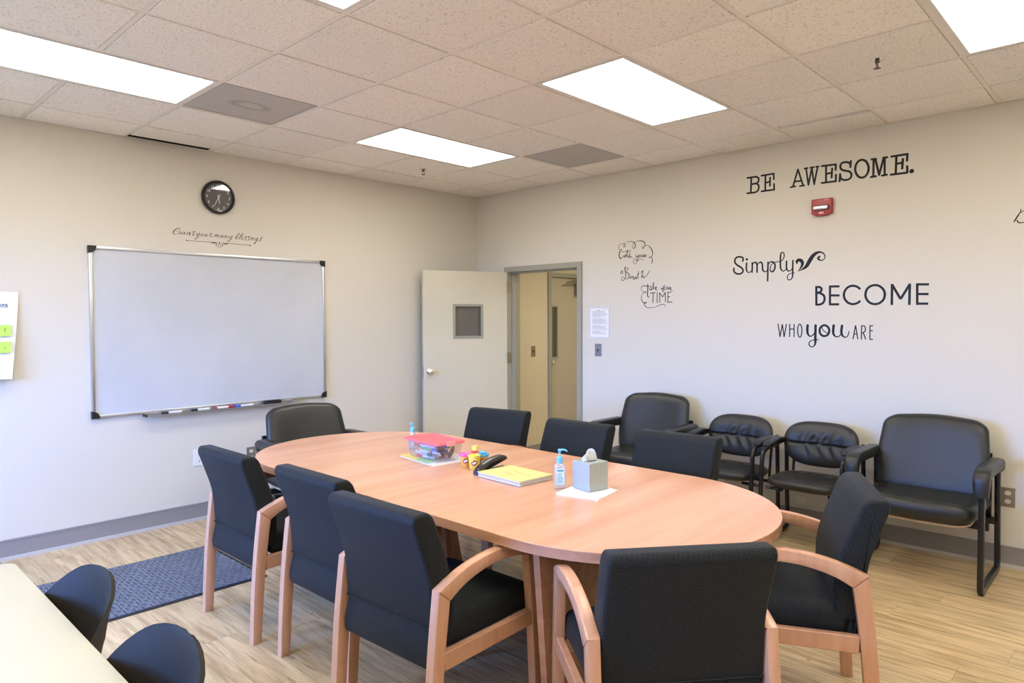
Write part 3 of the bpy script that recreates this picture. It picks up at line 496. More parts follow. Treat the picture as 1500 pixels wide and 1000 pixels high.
for k, (a, b) in enumerate(sorted(WINDOWS, reverse=True)):
    f = .05
    wn = struct('window_%d' % (k+1), B(((X0-.09, a, WZ0), (X0-.03, a+f, WZ1)), ((X0-.09, b-f, WZ0), (X0-.03, b, WZ1)), ((X0-.09, a+f, WZ0), (X0-.03, b-f, WZ0+f)), ((X0-.09, a+f, WZ1-f), (X0-.03, b-f, WZ1)), ((X0-.08, a+f, (WZ0+WZ1)/2-.02), (X0-.04, b-f, (WZ0+WZ1)/2+.02))), M['frame'])
    obj('pane', B(((X0-.062, a+f, WZ0+f), (X0-.058, b-f, (WZ0+WZ1)/2-.02))), M['pane'], wn)
    obj('pane', B(((X0-.062, a+f, (WZ0+WZ1)/2+.02), (X0-.058, b-f, WZ1-f))), M['pane'], wn)

# baseboards: vinyl cove base with a light toe
def baseboard(name, runs):
    bm = bmesh.new()
    for lo, hi in runs: box(bm, lo, hi)
    o = struct(name, bm, M['base']); return o
b = baseboard('baseboard_left', [((X0, -.010, .022), (-.01, 0, .128))])
obj('top_bead', B(((X0, -.014, .120), (-.014, 0, .131))), M['base'], b)
obj('toe', B(((X0, -.022, 0), (-.02, -.0, .022))), M['base_light'], b)
b = baseboard('baseboard_right', [((-.010, Y0, .022), (0, DY0-.001, .128)), ((-.010, DY1+.001, .022), (0, 0, .128))])
obj('top_bead', B(((-.014, Y0, .120), (0, DY0-.001, .131)), ((-.014, DY1+.001, .120), (0, -.014, .131))), M['base'], b)
obj('toe', B(((-.022, Y0, 0), (0, DY0-.001, .022)), ((-.022, DY1+.001, 0), (0, -.022, .022))), M['base_light'], b)

# ceiling: plenum slab and skirt with shade put into their colour, T bars, tegular tiles
ceil = struct('ceiling', B(((X0-WT, Y0-WT, TOP), (WT, WT, TOP+.08)), ((X0-WT, .06, WH), (WT, WT, TOP)), ((X0-WT, Y0-WT, WH), (WT, Y0-.06, TOP)), ((X0-WT, Y0-.06, WH), (X0-.06, .06, TOP)), ((.06, Y0-.06, WH), (WT, .06, TOP))), M['plenum'])
BW = .0238
ni0, ni1 = math.floor((X0-GX)/G), math.ceil(-GX/G)
nj0, nj1 = math.floor((Y0-GY)/G), math.ceil(-GY/G)
LIGHTS = [(-3, 3), (1, 3), (1, 0), (-3, 0), (1, -3), (-3, -3), (-7, 3), (-7, 0), (-7, -3), (-3, -6), (1, -6)]
for i in range(ni0+1, ni1):
    x = GX+i*G
    cuts = sorted(GY+j*G for a_, j in LIGHTS if a_+1 == i)        # cross tees stop at the long light fixtures
    if cuts:
        y = Y0
        for c in cuts+[0]:
            if min(c, 0)-y > .05: obj('grid_bar', B(((x-BW/2, max(y, Y0), H), (x+BW/2, min(c, 0), H+.006))), M['bar'], ceil)
            y = c+G
        continue
    obj('grid_bar', B(((x-BW/2, Y0, H), (x+BW/2, 0, H+.006)), ((x-.001, Y0, H+.006), (x+.001, 0, H+.04))), M['bar'], ceil)
for j in range(nj0+1, nj1):
    y = GY+j*G; obj('grid_bar', B(((X0, y-BW/2, H+.0003), (0, y+BW/2, H+.0055)), ((X0, y-.001, H+.006), (0, y+.001, H+.036))), M['bar'], ceil)
LIGHTS = [(-3, 3), (1, 3), (1, 0), (-3, 0), (1, -3), (-3, -3), (-7, 3), (-7, 0), (-7, -3), (-3, -6), (1, -6)]
VENTS = [(-1, 3), (3, 2)]
taken = set()
for i, j in LIGHTS: taken |= {(i, j), (i+1, j)}
taken |= set(VENTS)
def tile_mesh(w, d):
    bm = B(((-w/2, -d/2, -.0045), (w/2, d/2, .010)))
    low = [e for e in bm.edges if all(v.co.z < 0 for v in e.verts)]
    bmesh.ops.bevel(bm, geom=low, offset=.003, segments=1, affect='EDGES')
    box(bm, (-w/2-.008, -d/2-.008, .0102), (w/2+.008, d/2+.008, .018))
    bmesh.ops.recalc_face_normals(bm, faces=bm.faces[:])
    me = bpy.data.meshes.new('ceiling_tile'); bm.to_mesh(me); bm.free(); me.materials.append(M['tile']); return me
TM = {}
for i in range(ni0, ni1):
    for j in range(nj0, nj1):
        if (i, j) in taken: continue
        x0, x1 = max(GX+i*G, X0), min(GX+(i+1)*G, 0); y0, y1 = max(GY+j*G, Y0), min(GY+(j+1)*G, 0)
        x0 += BW/2+.0026; y0 += BW/2+.0026
        x1 -= (BW/2+.0026) if GX+(i+1)*G < -.001 else .004
        y1 -= (BW/2+.0026) if GY+(j+1)*G < -.001 else .004
        if (i, j) == (4, -1): x0 += .045
        if x1-x0 < .02 or y1-y0 < .02: continue
        if (i, j) == (-1, 5): y1 -= .075      # this border tile is cut short: a black slit at the wall
        key = (round(x1-x0, 4), round(y1-y0, 4))
        if key not in TM: TM[key] = tile_mesh(*key)
        o = bpy.data.objects.new('ceiling_tile', TM[key]); COL.objects.link(o); o.parent = ceil
        o.location = ((x0+x1)/2, (y0+y1)/2, H+random.uniform(-.0012, .001))
        o.rotation_euler = (random.uniform(-.002, .002), random.uniform(-.003, .003), 0)
        if (i, j) == (4, -1): o.rotation_euler = (0, .0, .01)
def ceiling_light(i, j, label):
    x0, y0 = GX+i*G, GY+j*G; t = thing('ceiling_light', label, 'light', (x0+G, y0+G/2, H), 0, 'fluorescent ceiling panels')
    w, d, f = G-.013, G/2-.013, .022
    obj('frame', B(((-w, -d, -.004), (-w+f, d, .03)), ((w-f, -d, -.004), (w, d, .03)), ((-w+f, -d, -.004), (w-f, -d+f, .03)), ((-w+f, d-f, -.004), (w-f, d, .03))), M['lampframe'], t)
    obj('diffuser', B(((-w+f, -d+f, .002), (w-f, d-f, .006))), M['lamp'], t)
    obj('housing', B(((-w+.01, -d+.01, .031), (w-.01, d-.01, .10))), M['lampframe'], t)
LL = {(-3, 3): 'long lit ceiling panel at the left edge of the view, above the whiteboard side', (1, 3): 'lit ceiling panel nearest the room corner and the open door',
      (1, 0): 'lit ceiling panel in the middle row, left of the wall lettering', (-3, 0): 'lit ceiling panel cut by the top edge, above the whiteboard',
      (1, -3): 'large lit ceiling panel at the top right corner of the view'}
for i, j in LIGHTS: ceiling_light(i, j, LL.get((i, j), 'lit ceiling panel outside the view, '+{(-3, -3): 'over the camera', (-7, 3): 'by the far window', (-7, 0): 'between the windows', (-7, -3): 'left behind the camera', (-3, -6): 'by the front wall', (1, -6): 'by the front right corner'}.get((i, j), '')))
for (i, j), lab in zip(VENTS, ('stained grey ceiling vent panel beside the long left light', 'plain grey ceiling vent panel near the right wall and corner')):
    x0, y0 = GX+i*G, GY+j*G; t = thing('ceiling_vent', lab, 'vent', (x0+G/2, y0+G/2, H))
    obj('vent_frame', B(((-.292, -.292, -.003), (-.28, .292, .01)), ((.28, -.292, -.003), (.292, .292, .01)), ((-.28, -.292, -.003), (.28, -.28, .01)), ((-.28, .28, -.003), (.28, .292, .01))), M['vent'], t)
    fm = M['vent']
    if (i, j) == (-1, 3):     # dust ring left by the airflow
        fm, nt, bs = new_mat('stained_vent'); N = nt.nodes.new; L = nt.links.new
        tc = N('ShaderNodeTexCoord'); mp = N('ShaderNodeMapping'); mp.inputs['Scale'].default_value = (5.2, 8.5, 1); L(tc.outputs['Object'], mp.inputs[0])
        n = N('ShaderNodeTexNoise'); n.inputs['Scale'].default_value = 5; va = N('ShaderNodeVectorMath'); va.operation = 'MULTIPLY_ADD'; L(tc.outputs['Object'], n.inputs[0])
        va.inputs[1].default_value = (.5, .5, 0); L(n.outputs['Color'], va.inputs[0]); L(mp.outputs[0], va.inputs[2])
        ln = N('ShaderNodeVectorMath'); ln.operation = 'LENGTH'
        sb = N('ShaderNodeVectorMath'); sb.operation = 'SUBTRACT'; sb.inputs[1].default_value = (.25, .25, 0); L(va.outputs[0], sb.inputs[0]); L(sb.outputs[0], ln.inputs[0])
        r = N('ShaderNodeValToRGB'); E_ = r.color_ramp.elements; E_[0].position = .3; E_[0].color = (.50, .48, .44, 1); E_[1].position = 1.0; E_[1].color = (.47, .45, .42, 1)
        e = E_.new(.52); e.color = (.34, .31, .26, 1); e = E_.new(.6); e.color = (.38, .35, .30, 1); e = E_.new(.78); e.color = (.48, .46, .43, 1)
        L(ln.outputs['Value'], r.inputs[0]); L(r.outputs[0], bs.inputs['Base Color']); bs.inputs['Roughness'].default_value = .6
    obj('vent_panel', B(((-.28, -.28, .0), (.28, .28, .005))), fm, t)
def sprinkler(x, y, label):
    t = thing('sprinkler', label, 'sprinkler', (x, y, H-.004), 0, 'fire sprinklers')
    bm = bmesh.new(); lathe(bm, [(.012, -.006), (.030, -.005), (.033, -.001), (.033, 0)], 24); obj('escutcheon', bm, M['chrome'], t, True)
    bm = bmesh.new(); lathe(bm, [(.006, -.022), (.011, -.02), (.011, -.007), (.006, -.006)], 12); obj('body', bm, M['grime'], t, True)
    bm = bmesh.new(); tube(bm, [(.010, 0, -.02), (.014, 0, -.032), (.004, 0, -.046)], .0022, 6); tube(bm, [(-.010, 0, -.02), (-.014, 0, -.032), (-.004, 0, -.046)], .0028, 6); obj('frame_arm', bm, M['grime'], t)
    bm = bmesh.new(); lathe(bm, [(.004, -.050), (.017, -.049), (.017, -.047), (.004, -.046)], 16); obj('deflector', bm, M['grime'], t)
sprinkler(-1.315, -4.34, 'brass pendant fire sprinkler above the big wall lettering')
sprinkler(-1.301, -.692, 'small fire sprinkler on the ceiling near the room corner')

# door frame, door leaf, corridor
bm = bmesh.new()
fw = .052; d0, d1 = -.018, WT+.018
box(bm, (d0, DY0, 0), (d1, DY0+fw, DH)); box(bm, (d0, DY1-fw, 0), (d1, DY1, DH)); box(bm, (d0, DY0+fw, DH-fw), (d1, DY1-fw, DH))
tr = struct('trim_1', bm, M['frame'])
obj('door_stop', B(((.045, DY0+fw, 0), (.095, DY0+fw+.016, DH-fw)), ((.045, DY1-fw-.016, 0), (.095, DY1-fw, DH-fw)), ((.045, DY0+fw+.016, DH-fw-.016), (.095, DY1-fw-.016, DH-fw))), M['frame'], tr)
obj('strike_plate', B(((.0, DY0+fw, .99), (.035, DY0+fw+.0015, 1.10))), M['brushed'], tr)
for z in (.25, 1.15, 1.88): obj('hinge', B(((-.03, DY1-fw-.003, z-.055), (.03, DY1-fw, z+.055))), M['brushed'], tr)
ang = math.atan2(-.148+.47, -.874+.02)
door = struct('door_1', B(((0, -.044, .012), (.585-.295, 0, 2.035)), ((.585, -.044, .012), (.91, 0, 2.035)), ((.29, -.044, .012), (.585, 0, 1.375)), ((.29, -.044, 1.69), (.585, 0, 2.035))), M['door'])
door.location = (-.022, -.475, 0); door.rotation_euler = (0, 0, ang)
for yy in (.0, -.052):
    a, b_, c, d, f = .275, .60, 1.36, 1.705, .024
    obj('window_frame', B(((a, yy, c), (a+f, yy+.008, d)), ((b_-f, yy, c), (b_, yy+.008, d)), ((a+f, yy, c), (b_-f, yy+.008, c+f)), ((a+f, yy, d-f), (b_-f, yy+.008, d))), M['frame'], door)
obj('pane', B(((.29, -.025, 1.375), (.585, -.019, 1.69))), tinted('shade_tinted_pane', (.30, .28, .22), .35, .04), door)  # brown tint stands in for the shaded wall seen through the glass
def knob(parent, x, z, s, name='door_knob'):
    bm = bmesh.new(); lathe(bm, [(.033, 0), (.033, .006), (.026, .010), (.013, .012), (.012, .03), (.02, .036), (.028, .046), (.028, .058), (.020, .066), (.010, .068), (.009, .064)], 24)
    bm.transform(Matrix.Translation((x, 0 if s > 0 else -.044, z)) @ Matrix.Rotation(R(-90 if s > 0 else 90), 4, 'X'))
    return obj(name, bm, M['chrome'], parent, True)
knob(door, .85, 1.035, 1); knob(door, .85, 1.035, -1)
obj('latch_plate', B(((.91, -.034, .98), (.9115, -.010, 1.09))), M['brushed'], door)
# corridor beyond
cw = B(((WT, -.28, 0), (.875, -.13, 2.6)), ((.875, -.28, 2.075), (1.90, -.13, 2.6)), ((1.90, -.28, 0), (2.9, -.13, 2.6)), ((2.75, -2.9, 0), (2.9, -.28, 2.6)), ((WT, -3.05, 0), (2.9, -2.9, 2.6)), ((.15, -.13, 0), (2.9, .1, 2.6)))
struct('wall_corridor', cw, M['corridor'])
cc = struct('ceiling_corridor', B(((WT, -3.05, 2.6), (2.9, -.13, 2.66))), M['tile'])
bb = struct('baseboard_corridor', B(((WT+.02, -.29, 0), (.85, -.28, .13))), M['base'])
f2 = struct('trim_2', B(((.853, -.30, 0), (.905, -.20, 2.09)), ((1.87, -.30, 0), (1.92, -.20, 2.09)), ((.905, -.30, 2.04), (1.87, -.20, 2.09))), M['frame'])
dr2 = struct('door_2', B(((.908, -.262, .01), (.945, -.22, 2.038)), ((1.045, -.262, .01), (1.868, -.22, 2.038)), ((.945, -.262, .01), (1.045, -.22, 1.11)), ((.945, -.262, 1.69), (1.045, -.22, 2.038))), M['door2'])
a, b_, c, d, f = .928, 1.062, 1.09, 1.71, .02
obj('window_frame', B(((a, -.268, c), (a+f, -.262, d)), ((b_-f, -.268, c), (b_, -.262, d)), ((a+f, -.268, c), (b_-f, -.262, c+f)), ((a+f, -.268, d-f), (b_-f, -.262, d))), M['frame'], dr2)
obj('pane', B(((.945, -.245, 1.11), (1.045, -.240, 1.69))), tinted('slit_pane', (.16, .14, .07), .7, .08), dr2)
kb = bmesh.new(); lathe(kb, [(.030, 0), (.028, .008), (.012, .012), (.012, .03), (.025, .042), (.025, .055), (.012, .064)], 20); kb.transform(Matrix.Translation((.922, -.262, 1.045)) @ Matrix.Rotation(R(90), 4, 'X'))
obj('door_knob', kb, M['chrome'], dr2, True)
obj('door_closer', B(((1.36, -.33, 1.84), (1.42, -.262, 2.02)), ((1.40, -.32, 1.86), (1.66, -.27, 1.92)), bev=.004), M['brushed'], dr2)
bm = bmesh.new(); tube(bm, [(1.39, -.34, 1.985), (1.13, -.34, 1.975)], .009, 8); tube(bm, [(1.13, -.34, 1.975), (1.45, -.31, 2.03)], .008, 8); obj('closer_arm', bm, M['brushed'], dr2)
t = thing('light_switch', 'switch plate on the corridor wall seen through the doorway', 'switch', (.60, -.282, 1.19))
obj('plate', B(((-.035, -.004, -.06), (.035, 0, .06)), bev=.002), M['brushed'], t); obj('toggle', B(((-.005, -.012, -.01), (.005, -.004, .01)), bev=.001), M['black'], t)
# ---------------------------------------------------------------- wall lettering (cut vinyl, letters traced in metres on the wall)
def ribbon(bm, pts, depth, plane, round_cap=True):
    """flat strip of cut vinyl; pts = (a, z, width) in metres; plane 0: right wall (x=0), 1: left wall (y=0)"""
    P = [Vector((p[0], p[1])) for p in pts]; W = [p[2]/2 for p in pts]
    if (P[0]-P[-1]).length < .0025 and len(P) == 2:
        c = (P[0]+P[1])/2; ring = [c+Vector((math.cos(2*PI*k/14), math.sin(2*PI*k/14)))*W[0] for k in range(14)]
        outline = [ring]
        quads = None
    put = (lambda a, z, d: (-d, a, z)) if plane == 0 else (lambda a, z, d: (a, -d, z))
    def plate(poly):
        top = [bm.verts.new(put(q.x, q.y, depth)) for q in poly]; bot = [bm.verts.new(put(q.x, q.y, 0.0002)) for q in poly]
        bm.faces.new(top); n = len(poly)
        for i in range(n): bm.faces.new((top[i], bot[i], bot[(i+1) % n], top[(i+1) % n]))
    if len(P) == 2 and (P[0]-P[-1]).length < .0025: plate(ring); return
    L_, R_ = [], []
    for i, p in enumerate(P):
        t = (P[min(i+1, len(P)-1)]-P[max(i-1, 0)]);
        if t.length < 1e-7: t = Vector((1, 0))
        t.normalize(); nrm = Vector((-t.y, t.x)); L_.append(p+nrm*W[i]); R_.append(p-nrm*W[i])
    tl = [bm.verts.new(put(q.x, q.y, depth)) for q in L_]; tr = [bm.verts.new(put(q.x, q.y, depth)) for q in R_]
    bl = [bm.verts.new(put(q.x, q.y, .0002)) for q in L_]; br = [bm.verts.new(put(q.x, q.y, .0002)) for q in R_]
    for i in range(len(P)-1):
        bm.faces.new((tl[i], tl[i+1], tr[i+1], tr[i])); bm.faces.new((tl[i], bl[i], bl[i+1], tl[i+1])); bm.faces.new((tr[i], tr[i+1], br[i+1], br[i]))
    if round_cap:
        for e, s in ((0, -1), (-1, 1)):
            c = P[e]; t = (P[1]-P[0]) if e == 0 else (P[-1]-P[-2]); t = t.normalized()*s if t.length > 1e-7 else Vector((1, 0)); nrm = Vector((-t.y, t.x)); w_ = W[e]
            plate([c+nrm*w_*math.cos(k*PI/8)+t*w_*math.sin(k*PI/8) for k in range(9)])
def letters(parent, data, plane, m, ox, oz, names=None, butt=False):
    for li, strokes in enumerate(data):
        bm = bmesh.new()
        for k, (smooth, pts) in enumerate(strokes):
            q = [((a/1000-ox), z/1000-oz, w_/1000) for a, z, w_ in pts]
            if smooth and len(q) > 2: q = spline(q, 6)
            ribbon(bm, q, .0007+.00004*k, plane, not (butt and not smooth))
        obj((names or {}).get(li, 'letter'), bm, m, parent)
def decal(key, label, plane, mats=None, butt=False, names=None):
    data = DECALS[key]; A = [p[0]/1000 for s in data for st in s for p in st[1]]; Z = [p[1]/1000 for s in data for st in s for p in st[1]]
    ox, oz = (min(A)+max(A))/2, (min(Z)+max(Z))/2
    t = thing('wall_lettering', label, 'lettering', (0, ox, oz) if plane == 0 else (ox, 0, oz))
    if key == 'count': data = [[(sm, [(a, z, w_*.82) for a, z, w_ in pts]) for sm, pts in L_] for L_ in data]
    letters(t, data, plane, M['vinyl'], ox, oz, names, butt)
decal('awesome', 'black typewriter style lettering BE AWESOME. high on the right wall above the red alarm', 0)
decal('simply', 'black script lettering Simply with a scroll flourish on the right wall', 0, names={6: 'flourish'})
decal('become', 'large plain black capitals BECOME on the right wall', 0, butt=True)
decal('who', 'black lettering WHO you ARE below the large capitals on the right wall', 0, butt=True, names={3: 'letter'})
decal('catch', 'thin curly black handwriting Catch your Breath above the framed notice', 0, names={0: 'swirl', 1: 'word', 2: 'word', 4: 'word'})
decal('take', 'thin black lettering Take your TIME with a swirl on the right wall', 0, names={0: 'swirl', 3: 'word'})
decal('count', 'slanted black script Count your many blessings over an ornament line, above the whiteboard', 1, names={0: 'letter', 1: 'word', 2: 'word', 3: 'word', 4: 'word', 5: 'underline', 6: 'ornament'})
decal('dee', 'black handwritten letter at the right edge of the view, high on the right wall', 0)

# ---------------------------------------------------------------- left wall: whiteboard, clock, outlets, flip chart
wx0, wx1, wz0, wz1 = -3.725, -1.882, .866, 2.068
wb = thing('whiteboard', 'large wall whiteboard in an aluminium frame with black corner caps', 'whiteboard', ((wx0+wx1)/2, 0, (wz0+wz1)/2))
hw, hh, f = (wx1-wx0)/2, (wz1-wz0)/2, .022
obj('board', B(((-hw+.006, -.016, -hh+.006), (hw-.006, -.004, hh-.006))), M['board'], wb)
for nm, bx in (('frame_rail', ((-hw, -.026, hh-f), (hw, 0, hh))), ('frame_rail', ((-hw, -.026, -hh), (hw, 0, -hh+f))), ('frame_rail', ((-hw, -.0262, -hh+f), (-hw+f, 0, hh-f))), ('frame_rail', ((hw-f, -.0262, -hh+f), (hw, 0, hh-f)))):
    obj(nm, B(bx, bev=.004), M['alu'], wb, True)
for sx in (-1, 1):
    for sz in (-1, 1):
        P = [(0, 0)]+[(.052*math.cos(k*PI/16), .052*math.sin(k*PI/16)) for k in range(9)]
        P = [(sx*(hw+.002-u), sz*(hh+.002-v)) for u, v in P]
        obj('corner_cap', prism(P, -.031, .0, lambda u, v, a: (u, a, v)), M['black'], wb)
tx0, tx1 = -3.386, -2.215; cxw, czw = (wx0+wx1)/2, (wz0+wz1)/2
obj('tray', B(((tx0-cxw, -.075, wz0-.016-czw), (tx1-cxw, -.004, wz0-.012-czw)), ((tx0-cxw, -.078, wz0-.018-czw), (tx1-cxw, -.074, wz0-.010-czw))), M['alu'], wb)
obj('tray_end', B(((tx0-cxw-.008, -.08, wz0-.02-czw), (tx0-cxw, -.004, wz0+.0-czw))), M['black'], wb); obj('tray_end', B(((tx1-cxw, -.08, wz0-.02-czw), (tx1-cxw+.008, -.004, wz0-czw))), M['alu'], wb)
def marker(x0, x1, capcol, capleft, label, endcol=None):
    t = thing('whiteboard_marker', label, 'marker', ((x0+x1)/2, -.05, wz0-.012+.0095), 0, 'markers on the whiteboard tray')
    L = (x1-x0)/2; s = -1 if capleft else 1
    bm = bmesh.new(); tube(bm, [(-L, 0, 0), (L, 0, 0)], .0085, 12); obj('barrel', bm, M['white'], t, True)
    bm = bmesh.new(); tube(bm, [(s*(L-.042), 0, 0), (s*L*1.0, 0, 0), (s*(L+.004), 0, 0)], [.0094, .0094, .007], 12); obj('cap', bm, capcol, t, True)
    if endcol: bm = bmesh.new(); tube(bm, [(-s*(L+.002), 0, 0), (-s*(L-.014), 0, 0)], .0092, 12); obj('end_plug', bm, endcol, t, True)
mk_blk = mat('marker_black', (.015, .015, .02), .4); mk_red = mat('marker_red', (.50, .03, .06), .4); mk_blu = mat('marker_blue', (.04, .12, .50), .4)
marker(-3.273, -3.137, mk_blk, True, 'black capped marker at the left end of the whiteboard tray')
marker(-3.060, -2.927, mk_blk, True, 'second black capped marker, between the first one and the red one')
marker(-2.880, -2.738, mk_red, False, 'red marker on the whiteboard tray', mk_red)
marker(-2.720, -2.573, mk_blu, True, 'blue marker on the whiteboard tray')
t = thing('whiteboard_eraser', 'black felt eraser at the right end of the whiteboard tray', 'eraser', (-2.405, -.0515, wz0-.012))
obj('felt', B(((-.068, -.022, 0), (.068, .022, .016))), M['rubber'], t); obj('grip', B(((-.07, -.024, .016), (.07, .024, .032)), bev=.004), M['black'], t)

ck = thing('wall_clock', 'round black wall clock with white numerals above the whiteboard', 'clock', (-2.812, 0, 2.513))
r0 = .131
bm = bmesh.new(); lathe(bm, [(r0-.004, 0), (r0, .008), (r0, .022), (r0-.006, .034), (r0-.016, .036), (r0-.022, .028), (r0-.024, .016)], 56, cap=False); bm.transform(Matrix.Rotation(R(90), 4, 'X')); obj('rim', bm, M['black'], ck, True)
face = mat('clock_face', (.055, .055, .053), .5); numm = mat('clock_white', (.7, .72, .75), .5)
bm = bmesh.new(); lathe(bm, [(r0-.008, .002), (r0-.008, .012)], 56); bm.transform(Matrix.Rotation(R(90), 4, 'X')); fo = obj('dial', bm, face, ck)
for h in range(1, 13):
    a = R(90-30*h); text_mesh(str(h), .027, .0003, numm, 'numeral', fo, Matrix.Translation((.088*math.cos(a), -.0135, .088*math.sin(a))) @ Matrix.Rotation(R(90), 4, 'X'), bold=.0006)
def hand(name, deg, l, w_, back, y):
    a = R(90-deg); P = [(-back, -w_), (l*.9, -w_*.8), (l, 0), (l*.9, w_*.8), (-back, w_)]
    bm = prism(P, 0, .001, lambda u, v, q: (u*math.cos(a)-v*math.sin(a), y-q, u*math.sin(a)+v*math.cos(a))); obj(name, bm, numm, ck)
hand('hour_hand', 170, .052, .0035, .02, -.016); hand('minute_hand', 207, .082, .0025, .028, -.019)
bm = bmesh.new(); lathe(bm, [(.006, .012), (.006, .022)], 14); bm.transform(Matrix.Rotation(R(90), 4, 'X')); obj('hub', bm, numm, ck)
bm = bmesh.new(); lathe(bm, [(r0-.021, .0255), (r0-.021, .027)], 56); bm.transform(Matrix.Rotation(R(90), 4, 'X')); obj('glass', bm, M['pane'], ck)

def wall_plate(name, label, cat, loc, plane, w_, h_, m):
    t = thing(name, label, cat, loc, 0 if plane == 1 else R(-90))      # local: faces -Y
    obj('plate', B(((-w_/2, -.006, -h_/2), (w_/2, 0, h_/2)), bev=.0022), m, t); return t
def duplex(t, m, z=.026):
    for s in (1, -1):
        P = [(.0165*math.cos(2*PI*k/20), .0135*math.sin(2*PI*k/20)) for k in range(20)]
        so = obj('socket', prism(P, -.0085, -.004, lambda u, v, a: (u, a, s*z+v)), m, t)
        obj('slot', B(((-.0085, -.0088, s*z-.001), (-.0055, -.0084, s*z+.008)), ((.0055, -.0088, s*z-.001), (.0085, -.0084, s*z+.008)), ((-.0025, -.0088, s*z-.009), (.0025, -.0084, s*z-.005))), M['black'], so)
wall_plate('phone_jack', 'white blank jack plate low on the left wall behind the leftmost chair', 'outlet', (-2.993, 0, .486), 1, .085, .13, M['white'])
pj = [o for o in COL.objects if o.name.startswith('phone_jack')][0]
for z in (.02, -.03): obj('screw_hole', B(((-.004, -.0068, z-.004), (.004, -.0058, z+.004))), M['black'], pj)
duplex(wall_plate('wall_outlet', 'steel outlet plate low on the left wall beside the leather armchair', 'outlet', (-2.573, 0, .45), 1, .076, .12, M['brushed']), M['white'])
duplex(wall_plate('wall_outlet', 'brown steel outlet plate low on the right wall beside the widest leather chair', 'outlet', (0, -4.745, .435), 0, .076, .12, M['brushed']), M['white'])
wall_plate('wall_outlet', 'small white outlet plate under the puckered leather chairs', 'outlet', (0, -3.49, .193), 0, .07, .05, M['white'])
sw = wall_plate('light_switch', 'grey light switch plate beside the door frame under the notice', 'switch', (0, -1.624, 1.261), 0, .072, .115, mat('switch_grey', (.20, .21, .23), .4))
obj('toggle', B(((-.005, -.016, -.012), (.005, -.006, .008)), bev=.001), M['black'], sw)

# notice in a clear sleeve
nt_ = thing('posted_notice', 'printed white notice sheet on the right wall beside the door', 'notice', (0, -1.6385, 1.5135), R(-90))
obj('sleeve', B(((-.113, -.003, -.143), (.113, -.0005, .143))), mat('sleeve_plastic', (.60, .63, .72), .2), nt_)
obj('sheet', B(((-.104, -.0038, -.134), (.104, -.0031, .134))), M['paper'], nt_)
ink = mat('grey_print', (.36, .40, .48), .8); bm = bmesh.new(); rr = random.Random(3)
box(bm, (.035, -.0043, .121), (.09, -.0039, .125)); box(bm, (-.03, -.0043, .112), (.01, -.0039, .118))
for k in range(30):
    z = .105-k*.0072
    if k in (8, 17, 24): continue
    a = -.085+rr.uniform(0, .01); e = .088-rr.choice([0, 0, 0, .01, .03, .07])
    box(bm, (a, -.0043, z), (e, -.0039, z+.003))
po = obj('print', bm, ink, nt_)

# flip chart sheet hanging at the left edge, with sticky notes
fc = thing('flip_chart_sheet', 'big white flip chart sheet hanging on the left wall, cut by the frame edge', 'paper', (-4.13, 0, 1.735))
bm = bmesh.new(); rows = 14
Q = []
for k in range(rows+1):
    t_ = k/rows; z = -.558*t_; yy = -.012-.055*t_**1.5; xr = -.055*t_**1.3
    Q.append([(xr+.0-u*.62, yy-.012*math.sin(PI*u), z+.012*u) for u in [i/8 for i in range(9)]])
fr = [[bm.verts.new(p) for p in r] for r in Q]; bk = [[bm.verts.new((p[0], p[1]+.002, p[2])) for p in r] for r in Q]
for a_ in range(rows):
    for b2 in range(8):
        bm.faces.new((fr[a_][b2], fr[a_][b2+1], fr[a_+1][b2+1], fr[a_+1][b2])); bm.faces.new((bk[a_][b2], bk[a_+1][b2], bk[a_+1][b2+1], bk[a_][b2+1]))
for a_ in range(rows):
    bm.faces.new((fr[a_][0], fr[a_+1][0], bk[a_+1][0], bk[a_][0])); bm.faces.new((fr[a_][8], bk[a_][8], bk[a_+1][8], fr[a_+1][8]))
for b2 in range(8):
    bm.faces.new((fr[0][b2], bk[0][b2], bk[0][b2+1], fr[0][b2+1])); bm.faces.new((fr[rows][b2], fr[rows][b2+1], bk[rows][b2+1], bk[rows][b2]))
obj('sheet', bm, M['paper'], fc, True)
inkb = mat('blue_marker_ink', (.10, .16, .34), .7)
text_mesh('nts', .045, .0004, inkb, 'handwriting', fc, Matrix.Translation((-.085, -.024, -.085)) @ Matrix.Rotation(R(90), 4, 'X'))
lime = mat('lime_note', (.50, .72, .13), .7)
for k, (z, txt) in enumerate(((-.248, '?'), (-.355, '-'))):
    n_ = thing('sticky_note', ('upper' if k == 0 else 'lower')+' lime green sticky note on the flip chart sheet', 'note', (-4.182-.006*k, -.044-.012*k, 1.735+z), 0, 'sticky notes on the flip chart')
    n_.rotation_euler = (R(-4), 0, 0)
    obj('note', prism([(-.115, -.036), (0, -.036), (.004, .036), (-.112, .036)], -.0015, 0, XZ), lime, n_)
    text_mesh(txt, .035, .0003, M['rubber'], 'handwriting', n_, Matrix.Translation((-.03, -.002, 0)) @ Matrix.Rotation(R(90), 4, 'X'))

